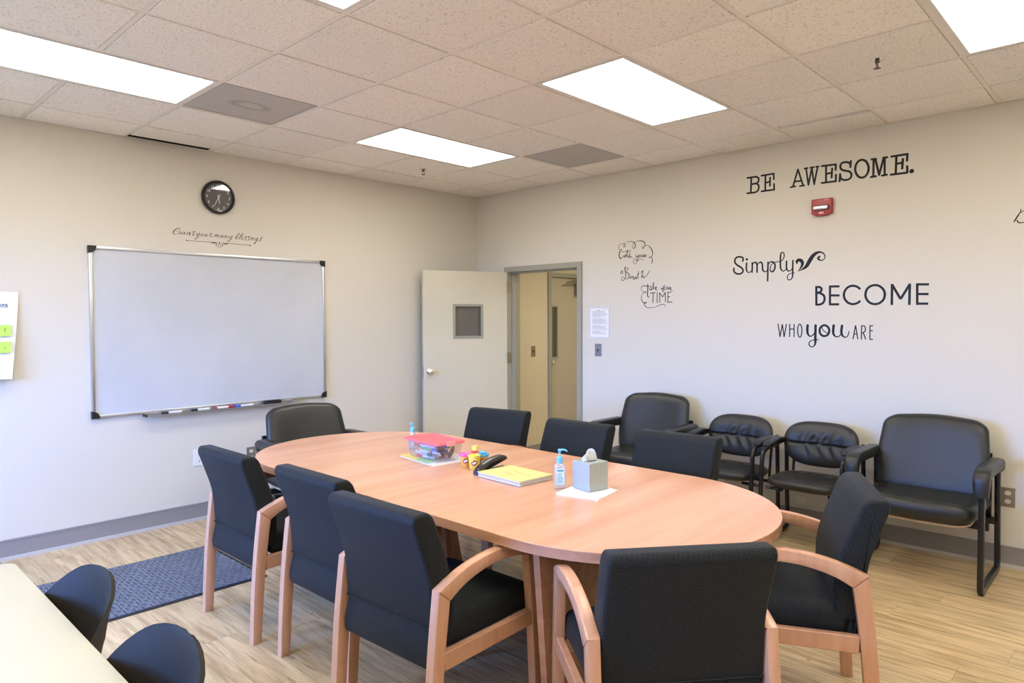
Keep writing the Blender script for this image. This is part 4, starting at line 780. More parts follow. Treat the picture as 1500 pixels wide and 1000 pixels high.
# fire alarm strobe
fa = thing('fire_alarm', 'red wall fire alarm strobe marked FIRE below the high lettering', 'alarm', (0, -3.623, 2.345), R(-90))
P = [(-.072, .060), (.072, .060), (.072, -.045), (.04, -.060), (0, -.065), (-.04, -.060), (-.072, -.045)]
obj('body', prism(P, -.035, 0, XZ, .006), M['red'], fa, True)
P = [(-.055+.0, .0)]; P = fillet([(-.058, -.024), (.058, -.024), (.058, .012), (-.058, .012)], .015)
obj('lens_recess', prism(P, -.0365, -.0345, XZ), M['black'], fa)
obj('strobe_lens', prism(fillet([(-.052, -.020), (.050, -.020), (.050, .008), (-.052, .008)], .012), -.056, -.036, XZ, .007), M['chrome'], fa, True)
text_mesh('FIRE', .018, .0004, M['white'], 'lettering', fa, Matrix.Translation((0, -.0357, -.042)) @ Matrix.Rotation(R(90), 4, 'X'), bold=.0005)
obj('marking', B(((.02, -.0356, .048), (.05, -.0352, .050))), M['white'], fa)

# entrance mat
mt = thing('entrance_mat', 'blue grey ribbed floor mat on the floor below the whiteboard', 'mat', (-3.98, -1.10, 0))
obj('backing', B(((-.77, -.42, 0), (.77, .42, .004))), M['rubber'], mt)
bm = bmesh.new(); nx, ny = 34, 20
rr = random.Random(5)
for a_ in range(nx):
    for b2 in range(ny):
        w_, d_ = 1.49/nx, .80/ny; ox = (w_*.5 if b2 % 2 else 0)
        x = -.745+a_*w_+ox*.98; y = -.40+b2*d_
        x1 = min(x+w_-.007, .748)
        if x1-x > .01: box(bm, (x, y, .004), (x1, y+d_-.0005, .0095))
tf = obj('pile', bm, M['rug'], mt)
obj('pile_base', B(((-.748, -.402, .004), (.748, .402, .0065))), mat('mat_groove', (.05, .06, .10), .9), mt)
t = thing('leaf_scrap', 'tiny green leaf scrap on the floor in front of the wide chair', 'debris', (-.40, -4.20, .001))
obj('blade', prism([(0, 0), (.012, .006), (.022, .002), (.012, -.006)], 0, .003, XY), mat('leaf_green', (.08, .22, .04), .6), t); obj('stem', prism([(0, 0), (-.010, .004), (-.011, .001)], 0, .002, XY), mat('leaf_stem', (.15, .25, .06), .6), t)
# ---------------------------------------------------------------- conference table
TX, TY0, TY1, TR = -2.712, -3.712, -1.892, .672
tb = thing('conference_table', 'long racetrack conference table with a pear wood laminate top', 'table', (TX, (TY0+TY1)/2, 0))
cy = (TY1-TY0)/2
P = [(TR*math.cos(a), cy+TR*math.sin(a)) for a in [PI*k/40 for k in range(41)]]+[(TR*math.cos(a), -cy+TR*math.sin(a)) for a in [PI+PI*k/40 for k in range(41)]]
half = [(u, v) for u, v in P if v > 0]; half = [(half[0][0], .0006)]+half+[(half[-1][0], .0006)]
for s, nm in ((1, 'tabletop'), (-1, 'tabletop')):
    bm = prism([(u, v*s) for u, v in half], .7465, .750, XY, .0015, 2); obj(nm, bm, M['laminate'], tb)
    bm = prism([(u, v*s) for u, v in half], .712, .7464, XY, 0); obj('edge_band', bm, M['laminate_edge'], tb)
for px in (-.435, .435): obj('apron', B(((px-.012, -.97, .61), (px+.012, .97, .712))), mat('apron_grey', (.20, .19, .19), .5), tb)
for yy, sx in ((-.98, 1), (.98, 1), (.10, 1)):
    P = ([(-.61, .712), (.61, .712), (.55, .03), (-.55, .03)] if yy < 0 else [(-.45, .712), (.30, .712), (.22, .03), (-.40, .03)]) if abs(yy) > .5 else [(sx*-.36, .712), (sx*-.10, .712), (sx*.05, .03), (sx*-.16, .03)]
    pn = obj('base_panel', prism(P, yy-.015, yy+.015, XZ), M['laminate_edge'], tb)
    obj('foot', B(((min(P[3][0], P[2][0])-.03, yy-(.018 if sx*yy == .10 or sx*yy == -.14 else .045), 0), (max(P[3][0], P[2][0])+.03, yy+(.018 if sx*yy == .10 or sx*yy == -.14 else .045), .03)), bev=.006), M['frame_wood'], pn)

# ---------------------------------------------------------------- wooden arm chairs
TOPARM = [(0, .628), (.07, .658), (.16, .684), (.27, .699), (.38, .697), (.46, .683), (.512, .655)]
BOTARM = [(.052, .583), (.11, .615), (.19, .641), (.28, .654), (.38, .652), (.467, .634)]
def make_guest(label, group):
    t = thing('guest_chair', label, 'chair', (0, 0, 0), 0, group); fw_ = M['frame_wood']
    for s in (-1, 1):
        a0, a1 = (.252, .290) if s > 0 else (-.290, -.252)
        rear = spline([(-.048, 0), (-.040, .2), (-.026, .4), (0, .628)], 5); rin = spline([(.052, .583), (.028, .4), (.010, .2), (-.003, 0)], 5)
        obj('leg', prism(rear+rin, a0, a1, XZ, .004, 2), fw_, t, True, 30)
        fr_ = spline([(.512, .655), (.528, .5), (.540, .36), (.552, .18), (.556, 0)], 4); fin = spline([(.512, 0), (.503, .18), (.492, .36), (.480, .5), (.467, .634)], 4)
        obj('leg', prism(fr_+fin, a0, a1, XZ, .004, 2), fw_, t, True, 30)
        top = spline(TOPARM, 4); bot = spline(BOTARM, 4)[::-1]
        ar = obj('armrest', prism(top+bot, a0-.002, a1+.002, XZ, .006, 2), fw_, t, True, 30)
        obj('side_rail', prism([(.03, .345), (.505, .352), (.500, .412), (.026, .408)], a0+.005, a1-.005, XZ, .003, 1), fw_, t)
    # seat
    P = fillet([(.07, .385), (.50, .385), (.548, .40), (.545, .475), (.50, .498), (.30, .487), (.07, .470)], [.0, .01, .02, .03, .04, .1, .01], 4)
    O = fillet([(.07, -.250), (.545, -.250), (.555, 0), (.545, .250), (.07, .250)], [.01, .035, .2, .035, .01], 5)
    bm = pillow(O, .062, .050, lambda u, v, h: (u, v, .437+h+.012*(u-.3)), 16, None, [1, .9995, .998, .995, .99, .982, .97, .95, .92, .88, .82, .74, .62, .48, .32, .15])
    obj('seat', bm, M['fabric'], t, True, 75)
    obj('seat_rail', B(((.485, -.250, .355), (.515, .250, .40)), ((.03, -.25, .345), (.055, .25, .385)), bev=.003), fw_, t)
    # backrest: slab leaning back above the arms
    P = fillet([(.008, .485), (-.004, .655), (-.078, .865), (-.068, .893), (-.005, .893), (.020, .868), (.083, .705), (.108, .60), (.108, .445), (.03, .445)], [.004, .06, .020, .020, .020, .020, .08, .06, .02, .004], 4)
    obj('backrest', prism(P, -.250, .250, XZ, .014, 4), M['fabric'], t, True)
    P = fillet([(.030, .325), (-.006, .345), (-.012, .385), (.012, .479), (.05, .479), (.065, .36), (.055, .325)], [.006, .012, .02, .005, .005, .005, .005], 4)
    obj('lower_back_panel', prism(P, -.246, .246, XZ, .012, 3), M['fabric'], t, True)
    bm = bmesh.new(); tube(bm, [(.007, -.245, .482), (.007, .245, .482)], .0035, 6); obj('piping', bm, M['fabric'], t, True)
    return t
grp = 'wooden armchairs with dark fabric around the conference table'
g0 = make_guest('wooden-armed dark fabric chair at the far left of the table, on the blue mat', grp)
g0.location = (-3.640, -2.022, 0); g0.rotation_euler = (0, 0, R(0))
dup(g0, (-3.605, -2.770, 0), R(0), 'wooden-armed dark fabric chair, middle of three along the left side of the table')
dup(g0, (-3.700, -3.385, 0), R(2), 'wooden-armed dark fabric chair, nearest of three along the left side of the table')
dup(g0, (-3.400, -4.430, 0), R(51), 'wooden-armed dark fabric chair in the foreground, its back towards the view')
dup(g0, (-2.305, -4.555, 0), R(117), 'wooden-armed dark fabric chair at the near right end of the table, seen from its side')
dup(g0, (-1.645, -1.930, 0), R(190), 'wooden-armed dark fabric chair on the far side of the table before the doorway')
dup(g0, (-1.735, -2.730, 0), R(180), 'wooden-armed dark fabric chair on the far side of the table behind the hand sanitizer bottle')
dup(g0, (-1.720, -3.430, 0), R(182), 'wooden-armed dark fabric chair on the far side of the table nearest the right end')

# ---------------------------------------------------------------- wide leather armchairs on sled bases (local +x = front, origin at the rear feet)
def make_wide(label, W=.36):
    t = thing('leather_armchair', label, 'chair', (0, 0, 0), 0, 'wide smooth leather armchairs'); L_ = M['leather']; S = M['steel_black']
    for s in (-1, 1):
        y = s*(W-.025)
        path = arc_path([(.06, y, .655), (.0, y, .03), (.0, y, .018), (.555, y, .018), (.555, y, .665), (.10, y, .675)], [.05, .02, .05, .055, .05, 0], 6) if 0 else arc_path([(.12, y, .668), (.055, y, .66), (.012, y, .018), (.552, y, .018), (.545, y, .660), (.12, y, .668)], [.0, .04, .05, .05, .05], 6)
        bm = bmesh.new(); sweep(bm, path, (0, 1, 0), .0155, .022, .45, 12); obj('sled_leg', bm, S, t, True)
        ap = arc_path([(.06, y, .640), (.10, y, .676), (.50, y, .682), (.562, y, .665), (.568, y, .555)], [.0, .04, .05, .05, 0], 5)
        bm = bmesh.new(); sc = [.75]+[1]*(len(ap)-2)+[.85]; sweep(bm, ap, (0, 1, 0), .041, .035, .5, 16, sc); obj('armrest', bm, L_, t, True)
    bm = B(((.07, -W+.03, .305), (.11, W-.03, .345)), ((.26, -W+.03, .305), (.30, W-.03, .345)), bev=.003)
    obj('seat_frame', bm, S, t)
    for s in (-1, 1): obj('back_upright', B(((.015, s*(W-.075)-.018, .32), (.04, s*(W-.075)+.018, .72)), bev=.004), S, t)
    O = fillet([(.055, -W+.052), (.52, -W+.048), (.60, -W+.10), (.622, 0), (.60, W-.10), (.52, W-.048), (.055, W-.052)], [.03, .05, .10, .25, .10, .05, .03], 6)
    obj('seat', pillow(O, .062, .062, lambda u, v, h: (u, v, .425+h+.018*max(0, (u-.1))+.010*abs(v/W)**2), 9), L_, t, True, 60)
    obj('seat_pan', prism([(u*.90+.01, v*.86) for u, v in O], .358, .370, XY), M['ply'], t)
    O = fillet([(-W+.075, .455), (W-.075, .455), (W-.045, .62), (W-.07, .875), (W-.13, .915), (0, .935), (-W+.13, .915), (-W+.07, .875), (-W+.045, .62)], [.05, .05, .2, .05, .08, .3, .08, .05, .2], 6)
    obj('backrest', pillow(O, .048, .042, lambda v, z, h: (.165-.30*(z-.455)+h*1.0+.32*v*v, v, z), 9), L_, t, True, 60)
    bm = bmesh.new(); lathe(bm, [(.010, 0), (.010, .012), (.004, .016)], 10); bm.transform(Matrix.Translation((.03, 0, .30)))
    obj('adjuster', bm, S, t)
    return t
w0 = make_wide('widest smooth black leather armchair against the right wall beside the brown outlet')
w0.location = (-.112, -4.380, 0); w0.rotation_euler = (0, 0, R(180))
dup(w0, (-.130, -2.365, 0), R(184), 'smooth black leather armchair against the right wall, nearest the doorway')
dup(w0, (-2.545, -.745, 0), R(-94), 'smooth black leather armchair at the far end of the table below the whiteboard')

# ---------------------------------------------------------------- puckered leather visitor chairs
def make_visitor(label, W=.28):
    t = thing('visitor_chair', label, 'chair', (0, 0, 0), 0, 'puckered leather visitor chairs'); L_ = M['leather2']; S = M['steel_black']
    for s in (-1, 1):
        y = s*(W-.02)
        path = arc_path([(.06, y, .665), (.03, y, .02), (.53, y, .018), (.475, y, .645), (.06, y, .675)], [0, .05, .05, .075, 0], 7)
        bm = bmesh.new(); sweep(bm, path, (0, 1, 0), .0135, .0185, .8, 12); obj('sled_leg', bm, S, t, True)
        ap = arc_path([(.13, y, .682), (.24, y, .695), (.38, y, .682), (.425, y, .662)], .04, 4)
        bm = bmesh.new(); sweep(bm, ap, (0, 1, 0), .031, .016, .7, 12, [.6]+[1]*(len(ap)-2)+[.6]); obj('armrest', bm, L_, t, True)
        bm = bmesh.new(); tube(bm, [(.075, y*.80, .36), (.055, y*.80, .50), (.02, y*.80, .66)], .010, 8); obj('back_upright', bm, S, t, True)
        bm = bmesh.new(); tube(bm, [(.22, s*.15, .375), (.22, s*(W-.015), .375)], .011, 8); tube(bm, [(.40, s*.15, .375), (.40, s*(W-.015), .375)], .011, 8); obj('seat_bracket', bm, S, t, True)
        bm = bmesh.new(); tube(bm, [(.03, y*.8, .60), (.05, y, .60)], .010, 8); obj('arm_bracket', bm, S, t, True)
    def puck(v, z):        # horizontal seam with gathered folds around it
        sm = math.exp(-((z-.668-.10*v*v*(-1))/.006)**2)*-.016
        g_ = math.sin(v*75+1.5*math.sin(z*30))*.0055*math.exp(-((abs(z-.668)-.035)/.045)**2)*math.exp(-(v/.14)**4)
        return sm+g_+.010*math.exp(-((z-.735)/.05)**2)+.006*math.exp(-((z-.60)/.05)**2)
    O = [(.252*math.copysign(abs(math.cos(a))**.62, math.cos(a)), .664+.152*math.copysign(abs(math.sin(a))**.72, math.sin(a))) for a in [2*PI*k/120 for k in range(120)]]
    O = [(u*(1-.13*max(0, .664-v)/.15), v) for u, v in O]
    rg = [1, .992, .975, .95]+[.92-.03*k for k in range(29)]
    obj('backrest', pillow(O, .040, .030, lambda v, z, h: (.135-.26*(z-.50)+h+.9*v*v*.6, v, z), 6, puck, rg), L_, t, True, 70)
    def puck2(u, v):
        return -.010*math.exp(-((u-.24)/.006)**2)*math.exp(-(v/.17)**6)+math.sin(v*70+2*math.sin(u*25))*.004*math.exp(-((abs(u-.24)-.03)/.04)**2)*math.exp(-(v/.13)**4)
    O = [(.30+.235*math.copysign(abs(math.cos(a))**.6, math.cos(a)), .252*math.copysign(abs(math.sin(a))**.6, math.sin(a))) for a in [2*PI*k/120 for k in range(120)]]
    obj('seat', pillow(O, .042, .040, lambda u, v, h: (u, v, .432+h+.02*(u-.3)), 6, puck2, rg), L_, t, True, 70)
    return t
v0 = make_visitor('puckered black leather visitor chair, left one of the two under the lettering')
v0.location = (-.115, -3.115, 0); v0.rotation_euler = (0, 0, R(180))
dup(v0, (-.115, -3.703, 0), R(180), 'puckered black leather visitor chair, right one of the two, next to the widest leather armchair')

# ---------------------------------------------------------------- side table and shell chairs
st = thing('side_table', 'cream topped table in the bottom left corner', 'table', (-5.045, -3.905, 0))
P = fillet([(-.38, -1.30), (.38, -1.30), (.38, 1.30), (-.38, 1.30)], .045, 6)
obj('tabletop', prism(P, .702, .730, XY, .003, 2), M['table2'], st, True, 30)
for sx in (-1, 1):
    for sy in (-1, 1):
        bm = bmesh.new(); tube(bm, [(sx*.31, sy*1.20, .702), (sx*.31, sy*1.20, 0)], .02, 12); obj('leg', bm, M['alu'], st, True)
obj('apron', B(((-.32, -1.2, .66), (-.30, 1.2, .702)), ((.30, -1.2, .66), (.32, 1.2, .702))), M['steel_black'], st)
def make_shell(label):
    t = thing('shell_chair', label, 'chair', (0, 0, 0), 0, 'dark shell chairs at the cream table')
    C_ = spline([(.40, .425, .20), (.37, .440, .215), (.25, .435, .225), (.12, .432, .228), (.03, .452, .232), (-.03, .52, .238), (-.06, .58, .240), (-.078, .63, .239), (-.088, .67, .236)], 5)
    C_ += [(-.088-.022*k/10, .67+.158*math.sin(PI/2*k/10), .236*max(.03, math.cos(PI/2*k/10))**.70) for k in range(1, 11)]
    rows_ = []; n = 30
    for i, (x, z, w_) in enumerate(C_):
        up = min(1, max(0, (z-.45)/.2)); row = []
        for k in range(n+1):
            q = -1+2*k/n; q2 = math.sin(q*PI/2)*.35+q*.65
            y = w_*q2
            lift = (1-up)*.055*abs(q)**2.6; fwd = up*y*y*(1.0+8.5*max(0, .80-z))
            row.append((x+fwd, y, z+lift))
        rows_.append(row)
    bm = bmesh.new(); V_ = [[bm.verts.new(p) for p in r] for r in rows_]
    for a_ in range(len(V_)-1):
        for b2 in range(n): bm.faces.new((V_[a_][b2], V_[a_][b2+1], V_[a_+1][b2+1], V_[a_+1][b2]))
    bmesh.ops.recalc_face_normals(bm, faces=bm.faces[:]); bmesh.ops.solidify(bm, geom=bm.faces[:], thickness=.010)
    obj('shell', bm, M['shell'], t, True, 60)
    for sx in (-1, 1):
        for sy in (-1, 1):
            bm = bmesh.new(); tube(bm, [(.19+sx*.10, sy*.11, .415), (.19+sx*.20, sy*.20, .012), (.19+sx*.20, sy*.20, 0)], [.011, .009, .012], 10); obj('leg', bm, M['chrome'], t, True)
    bm = bmesh.new(); tube(bm, [(.09, -.11, .41), (.29, .11, .41)], .007, 8); tube(bm, [(.09, .11, .412), (.29, -.11, .412)], .007, 8); obj('cross_brace', bm, M['steel_black'], t, True)
    return t
s0 = make_shell('dark moulded shell chair at the cream table, farther one, on the mat')
s0.location = (-4.668, -3.215, 0); s0.rotation_euler = (0, 0, R(180))
dup(s0, (-4.668, -3.800, 0), R(180), 'dark moulded shell chair at the cream table, nearer one at the bottom edge')

# ---------------------------------------------------------------- things on the conference table
TT = .750
def arrot(name, label, cat, x, y, z, ang_, group=None): return thing(name, label, cat, (x, y, z), ang_, group)
# papers and storage box
pp = arrot('paper_stack', 'white papers with yellow and green pads under the plastic marker box', 'papers', -2.610, -2.395, TT, R(-8))
obj('sheet', B(((-.145, -.185, 0), (.150, .175, .003))), M['paper'], pp); obj('sheet', B(((-.13, -.175, .0032), (.135, .180, .006))), M['paper'], pp)
obj('yellow_pad', B(((-.143, .0, .0062), (-.05, .17, .010))), mat('pad_yellow', (.80, .66, .16), .7), pp); obj('green_pad', B(((-.140, -.12, .0062), (-.05, -.003, .010))), mat('pad_green', (.35, .60, .30), .7), pp)
bx = arrot('storage_box', 'clear plastic storage box with a red lid, filled with coloured markers', 'box', -2.640, -2.405, TT+.0105, R(-7))
clear = tinted('clear_polypropylene', (.80, .80, .84), .13, .05, .12); pink = tinted('red_lid_plastic', (.86, .20, .22), .80, .06, .2)
def shell_box(w0_, d0_, w1_, d1_, h, th, r=.025):
    bm = bmesh.new(); r0_ = lambda w_, d_: fillet([(-w_, -d_), (w_, -d_), (w_, d_), (-w_, d_)], r, 4)
    def ring(w_, d_, z): return [(u, v, z) for u, v in r0_(w_, d_)]
    loft(bm, [ring(w0_, d0_, 0), ring(w1_, d1_, h), ring(w1_+.005, d1_+.005, h+.001), ring(w1_+.005, d1_+.005, h-.006), ring(w1_+.001, d1_+.001, h-.006)], cap=False)
    vs2 = [bm.verts.new(p) for p in ring(w0_, d0_, 0.0)]; bm.faces.new(vs2)
    return bm
obj('bin', shell_box(.082, .145, .095, .163, .100, .002), clear, bx, True)
bm = bmesh.new()
rg = lambda w_, d_, z, r=.03: [(u, v, z) for u, v in fillet([(-w_, -d_), (w_, -d_), (w_, d_), (-w_, d_)], r, 5)]
loft(bm, [rg(.104, .172, .094), rg(.104, .172, .104), rg(.098, .166, .108), rg(.080, .145, .108), rg(.076, .140, .103), rg(.068, .130, .104)])
obj('lid', bm, pink, bx, True, 30)
for s in (-1, 1): obj('latch', B(((-.03, s*.172-.004, .088), (.03, s*.172+.004, .112)), bev=.002), mat('latch_pink', (.80, .35, .36), .3), bx)
rr = random.Random(11)
cols = [(.75, .06, .05), (.80, .80, .85), (.10, .16, .55), (.20, .50, .15), (.85, .25, .06), (.75, .75, .80), (.02, .16, .10), (.70, .05, .10), (.30, .60, .15), (.80, .80, .84), (.12, .20, .60), (.85, .55, .10)]
cm = [mat('marker_body_%d' % k, c, .4) for k, c in enumerate(cols)]
cn = ['red', 'white', 'blue', 'green', 'orange', 'pale grey', 'dark green', 'crimson', 'light green', 'whitish', 'bright blue', 'amber']
for lay in range(5):
    for q in range(7):
        x = -.062+q*.0205+rr.uniform(-.004, .004); y = rr.uniform(-.05, .05); a = rr.uniform(-.30, .30); z = .009+lay*.0145
        L2 = .062
        y = max(-.068, min(.068, y)); x = max(-.05, min(.05, x)) if lay else max(-.055, min(.055, x))
        mk = thing('marker', 'PLACEHOLDER', 'marker', (0, 0, 0), 0, 'coloured markers in the storage box')
        mk.location = Matrix.Translation(bx.location) @ Matrix.Rotation(R(-7), 4, 'Z') @ Vector((x, y, z)); mk.rotation_euler = (0, 0, R(-7)+PI/2+a)
        flip = rr.choice((-1, 1)); c1, c2 = rr.choice(cm), rr.choice((cm[1], cm[5], cm[9], rr.choice(cm)))
        mk['label'] = '%s marker with a %s cap inside the clear storage box' % (cn[cm.index(c2)], cn[cm.index(c1)])
        bm = bmesh.new(); tube(bm, [(-L2, 0, 0), (L2*.3, 0, 0)], .0068, 8); obj('barrel', bm, c2, mk, True)
        bm = bmesh.new(); tube(bm, [(L2*.3, 0, 0), (L2, 0, 0)], .0074, 8); obj('cap', bm, c1, mk, True); mk.rotation_euler.z += PI if flip < 0 else 0
cb = thing('card_box', 'brown and orange card box tilted inside the right end of the storage box', 'box', (0, 0, 0)); cb.location = Matrix.Translation(bx.location) @ Matrix.Rotation(R(-7), 4, 'Z') @ Vector((.045, -.105, .036)); cb.rotation_euler = (R(28), R(-20), R(40))
obj('carton', B(((-.030, -.008, -.024), (.030, .008, .024)), bev=.001), mat('carton_brown', (.17, .09, .04), .5), cb); obj('flap', B(((-.030, -.0095, .002), (.030, -.0081, .024))), mat('carton_orange', (.75, .30, .10), .5), cb)

# modelling dough tubs
def tub(x, y, z, h, lid, body, label, inv=False, mark=True):
    t = thing('dough_tub', label, 'tub', (x, y, z), R(rr.uniform(0, 60)) if 0 else 0, 'modelling dough tubs')
    r1, r2 = (.0265, .030) if not inv else (.0265, .032)
    bm = bmesh.new(); lathe(bm, [(r1-.002, 0), (r1, .002), (r2, h-.012)], 28); obj('cup', bm, body, t, True, 50)
    bm = bmesh.new()
    if inv: lathe(bm, [(r2, h-.012), (r2+.002, h-.008), (r2+.002, h), (r2-.003, h), (r2-.005, h-.01)], 28)
    else: lathe(bm, [(r2+.003, h-.016), (r2+.0045, h-.013), (r2+.0045, h-.003), (r2+.002, h), (r2-.003, h), (r2-.006, h-.003)], 28)
    obj('lid', bm, lid, t, True, 50)
    if mark:    # red cloud shaped badge with a white scribble on the side facing the room
        A = math.atan2(-5.42-y, -5.18-x)
        for nm, mm, a_, zz, rw, rh, dr in (('badge', M['red'], A, .5, .017, .012, .0006), ('badge_mark', M['white'], A, .5, .012, .006, .0012)):
            bm = bmesh.new(); ctr = bm.verts.new(((r2+dr)*math.cos(a_), (r2+dr)*math.sin(a_), h*zz)); ring = []
            for k_ in range(18):
                q = 2*PI*k_/18; da = rw*math.cos(q)*(1+.18*math.sin(5*q))/r2; ring.append(bm.verts.new(((r2+dr)*math.cos(a_+da), (r2+dr)*math.sin(a_+da), h*zz+rh*math.sin(q)*(1+.18*math.cos(4*q))+.004*math.cos(q))))
            for k_ in range(18): bm.faces.new((ctr, ring[k_], ring[(k_+1) % 18]))
            obj(nm, bm, mm, t)
    return t
yel = mat('tub_yellow', (.85, .68, .12), .4); pnk = mat('lid_pink', (.85, .12, .38), .35); blu = mat('lid_blue', (.10, .42, .68), .35); orn = mat('tub_orange', (.85, .45, .10), .4); rdd = mat('lid_red', (.80, .10, .06), .4)
tub(-2.667, -2.700, TT, .076, pnk, orn, 'yellow orange dough tub with a bright pink lid, nearest the storage box')
tub(-2.672, -2.772, TT, .076, yel, yel, 'all yellow dough tub between the pink lidded tub and the stapler', True)
tub(-2.606, -2.768, TT, .074, blu, orn, 'orange dough tub with a blue lid behind the black stapler')
tub(-2.600, -2.702, TT, .070, rdd, yel, 'dough tub with a red lid and a yellow stamp on top, behind the others', mark=False)
t = thing('dough_stamp', 'small square yellow dough stamp standing on the red lidded tub', 'toy', (-2.600, -2.702, TT+.070), R(30))
obj('stem', B(((-.010, -.010, 0), (.010, .010, .010))), rdd, t); obj('head', B(((-.016, -.014, .010), (.016, .014, .036)), bev=.003), yel, t)
t = thing('dough_ball', 'lump of blue dough resting on the blue tub lid', 'toy', (-2.606, -2.768, TT+.074))
bm = bmesh.new(); lathe(bm, [(.006, 0), (.020, .001), (.021, .006), (.013, .012), (.004, .014)], 18); obj('lump', bm, blu, t, True)

# stapler: leaning arm over a base
sp = thing('stapler', 'black stapler propped open between the dough tubs and the yellow folder', 'stapler', (-2.765, -2.888, TT), R(-3.0))
gl = mat('stapler_black', (.025, .026, .022), .22, coat=.5)
obj('base', B(((0, -.018, 0), (.19, .018, .010)), bev=.003), M['black'], sp, True)
P = fillet([(.0, .004), (-.004, .03), (.035, .055), (.10, .078), (.165, .085), (.197, .074), (.200, .056), (.185, .058), (.12, .056), (.05, .032), (.03, .006)], [.002, .01, .02, .03, .03, .012, .003, .01, .03, .02, .003], 4)
obj('arm', prism(P, -.019, .019, XZ, .007, 3), gl, sp, True, 50)
obj('magazine', B(((.03, -.009, .010), (.185, .009, .026)), bev=.001), M['chrome'], sp); obj('rear_cap', B(((-.008, -.020, 0), (.02, .020, .022)), bev=.004), mat('stapler_blue', (.03, .05, .12), .3), sp)

# stack of folders
fo = thing('folder_stack', 'yellow folder with pencilled writing on a stack of papers', 'folders', (-2.680, -3.073, TT), R(-3.5))
rr = random.Random(2); z = 0; pm_ = [mat('folder_lilac', (.45, .47, .75), .6), M['paper'], mat('folder_manila', (.60, .50, .36), .6), M['paper'], mat('folder_grey', (.50, .46, .42), .6), mat('folder_manila_light', (.66, .56, .42), .6), M['paper']]
for k, m_ in enumerate(pm_):
    dx, dy = rr.uniform(-.004, .004), rr.uniform(-.006, .004); h_ = .0034
    obj('sheet_layer' if m_ is M['paper'] else 'folder', B(((-.112+dx, -.152+dy, z), (.112+dx, .152+dy, z+h_-.0008))), m_, fo); z += h_
yl = mat('folder_yellow', (.78, .66, .24), .6)
top = obj('folder', B(((-.114, -.154, z), (.114, .154, z+.0018))), yl, fo); tag(top, 'bright yellow folder on top of the stack')
pcl = mat('pencil_grey', (.48, .40, .15), .8)
text_mesh('Crayons &', .034, .0002, pcl, 'handwriting', top, Matrix.Translation((.02, -.025, z+.0021)) @ Matrix.Rotation(R(-100), 4, 'Z') @ Matrix.Shear('XZ', 4, (0, 0)))
text_mesh('Shapes', .034, .0002, pcl, 'handwriting', top, Matrix.Translation((-.03, .005, z+.0021)) @ Matrix.Rotation(R(-100), 4, 'Z'))

# pump bottles
gel = tinted('clear_gel', (.80, .86, .88), .28, .10, .06); pumpb = mat('pump_blue', (.16, .50, .80), .3)
def pump_bottle(x, y, label, sc=1., rz=0):
    t = thing('sanitizer_bottle', label, 'bottle', (x, y, TT), rz, 'hand sanitizer bottles'); t.scale = (sc, sc, sc)
    def ov(w_, d_, z_): return [(w_*math.copysign(abs(math.cos(a))**.6, math.cos(a)), d_*math.copysign(abs(math.sin(a))**.6, math.sin(a)), z_) for a in [2*PI*k_/28 for k_ in range(28)]]
    bm = bmesh.new(); loft(bm, [ov(.024, .016, 0), ov(.0265, .0185, .003), ov(.0265, .0185, .098), ov(.024, .017, .108), ov(.013, .013, .114), ov(.013, .013, .119)]); obj('bottle_body', bm, gel, t, True, 50)
    lb = mat('bottle_label', (.66, .74, .74), .5)
    obj('label', B(((-.018, -.0194, .022), (.018, -.0187, .094))), lb, t)
    bm = bmesh.new(); rq = random.Random(4)
    box(bm, (-.014, -.0198, .080), (.014, -.0195, .088))
    for q in range(9): box(bm, (-.014, -.0198, .030+q*.005), (.014-rq.uniform(0, .01), -.0195, .032+q*.005))
    obj('label_print', bm, mat('teal_print', (.06, .33, .38), .6), t)
    bm = bmesh.new(); lathe(bm, [(.014, .116), (.0145, .120), (.0145, .140), (.012, .144), (.006, .146), (.0045, .148), (.0045, .166), (.008, .168), (.009, .176), (.006, .179)], 20); obj('pump_collar', bm, pumpb, t, True, 40)
    bm = bmesh.new(); sweep(bm, [(-.006, 0, .174), (.015, 0, .176), (.030, 0, .172), (.034, 0, .166)], (0, 1, 0), .006, .0042, .8, 10, [1, 1, .8, .6]); obj('spout', bm, pumpb, t, True)
    bm = bmesh.new(); tube(bm, [(0, 0, .02), (0, 0, .115)], .0022, 6); obj('dip_tube', bm, M['white'], t)
    return t
pump_bottle(-2.690, -3.375, 'clear sanitizer bottle with a blue pump between the yellow folder and the tissue box', 1.04, R(-42))
pump_bottle(-2.535, -2.075, 'clear pump bottle with a blue top standing behind the red lidded box', .92, R(-150))

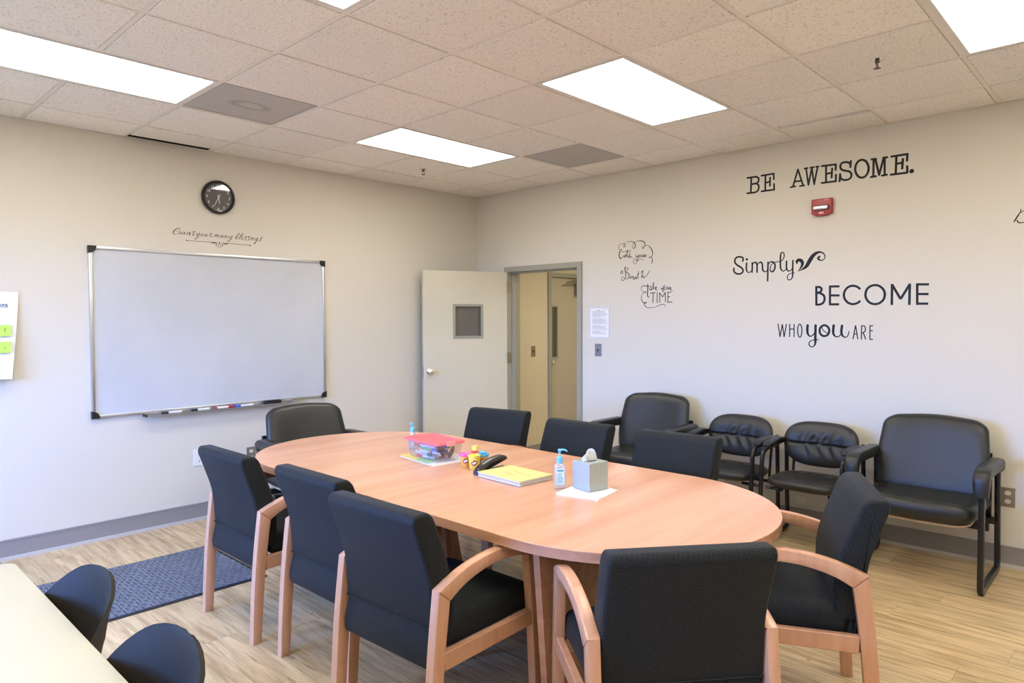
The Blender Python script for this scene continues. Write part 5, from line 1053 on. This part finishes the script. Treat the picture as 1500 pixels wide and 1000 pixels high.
# tissue box on a folded cloth
nk = thing('folded_napkin', 'white folded paper towel under the tissue box', 'napkin', (-2.668, -3.520, TT), R(10))
bm = bmesh.new(); n = 18; V_ = []
for a_ in range(n+1):
    r_ = []
    for b2 in range(n+1):
        u, v = -1+2*a_/n, -1+2*b2/n; e = max(abs(u), abs(v)); wv = .0016*math.sin(u*9+v*4)+.0013*math.sin(v*13-u*3)
        r_.append(bm.verts.new((u*.110+.003*math.sin(v*8), v*.106+.003*math.sin(u*7), .0075+(wv if e > .70 else 0)-(.002 if e > .97 else 0))))
    V_.append(r_)
for a_ in range(n):
    for b2 in range(n): bm.faces.new((V_[a_][b2], V_[a_+1][b2], V_[a_+1][b2+1], V_[a_][b2+1]))
res_ = bmesh.ops.extrude_face_region(bm, geom=bm.faces[:])
for v in [g_ for g_ in res_['geom'] if isinstance(g_, bmesh.types.BMVert)]: v.co.z = .0002
obj('cloth', bm, M['paper'], nk, True, 60)
tis = thing('tissue_box', 'silver grey cube tissue box with a white tissue sticking out', 'box', (-2.618, -3.500, TT+.0095), R(-11))
foil = mat('box_silver', (.42, .50, .49), .32, metal=.35)
h_ = .058
obj('carton', B(((-h_, -h_, 0), (h_, h_, .128)), bev=.0015), foil, tis)
P = [(.036*math.cos(2*PI*k/28), .020*math.sin(2*PI*k/28)) for k in range(28)]
obj('opening', prism(P, .1281, .1286, XY), M['plenum'], tis)
bm = bmesh.new(); n = 22
for (ph, hx, ht, tw) in ((0, -.012, .038, .5), (1.2, .010, .040, -.5)):
    V_ = []
    for a_ in range(n+1):
        u = -1+2*a_/n; r_ = []
        for b2 in range(9):
            v = b2/8; wv = .009*math.sin(u*5+ph+v*2)*(.4+v); x = hx+u*(.030+.012*v); z_ = .126+ht*1.35*v*(1-.45*u*u)*(1+.12*math.sin(u*7+ph))
            r_.append(bm.verts.new((x+.012*v*v*math.copysign(1, tw), wv+.010*v*tw, z_)))
        V_.append(r_)
    for a_ in range(n):
        for b2 in range(8): bm.faces.new((V_[a_][b2], V_[a_+1][b2], V_[a_+1][b2+1], V_[a_][b2+1]))
obj('tissue', bm, M['paper'], tis, True, 80)
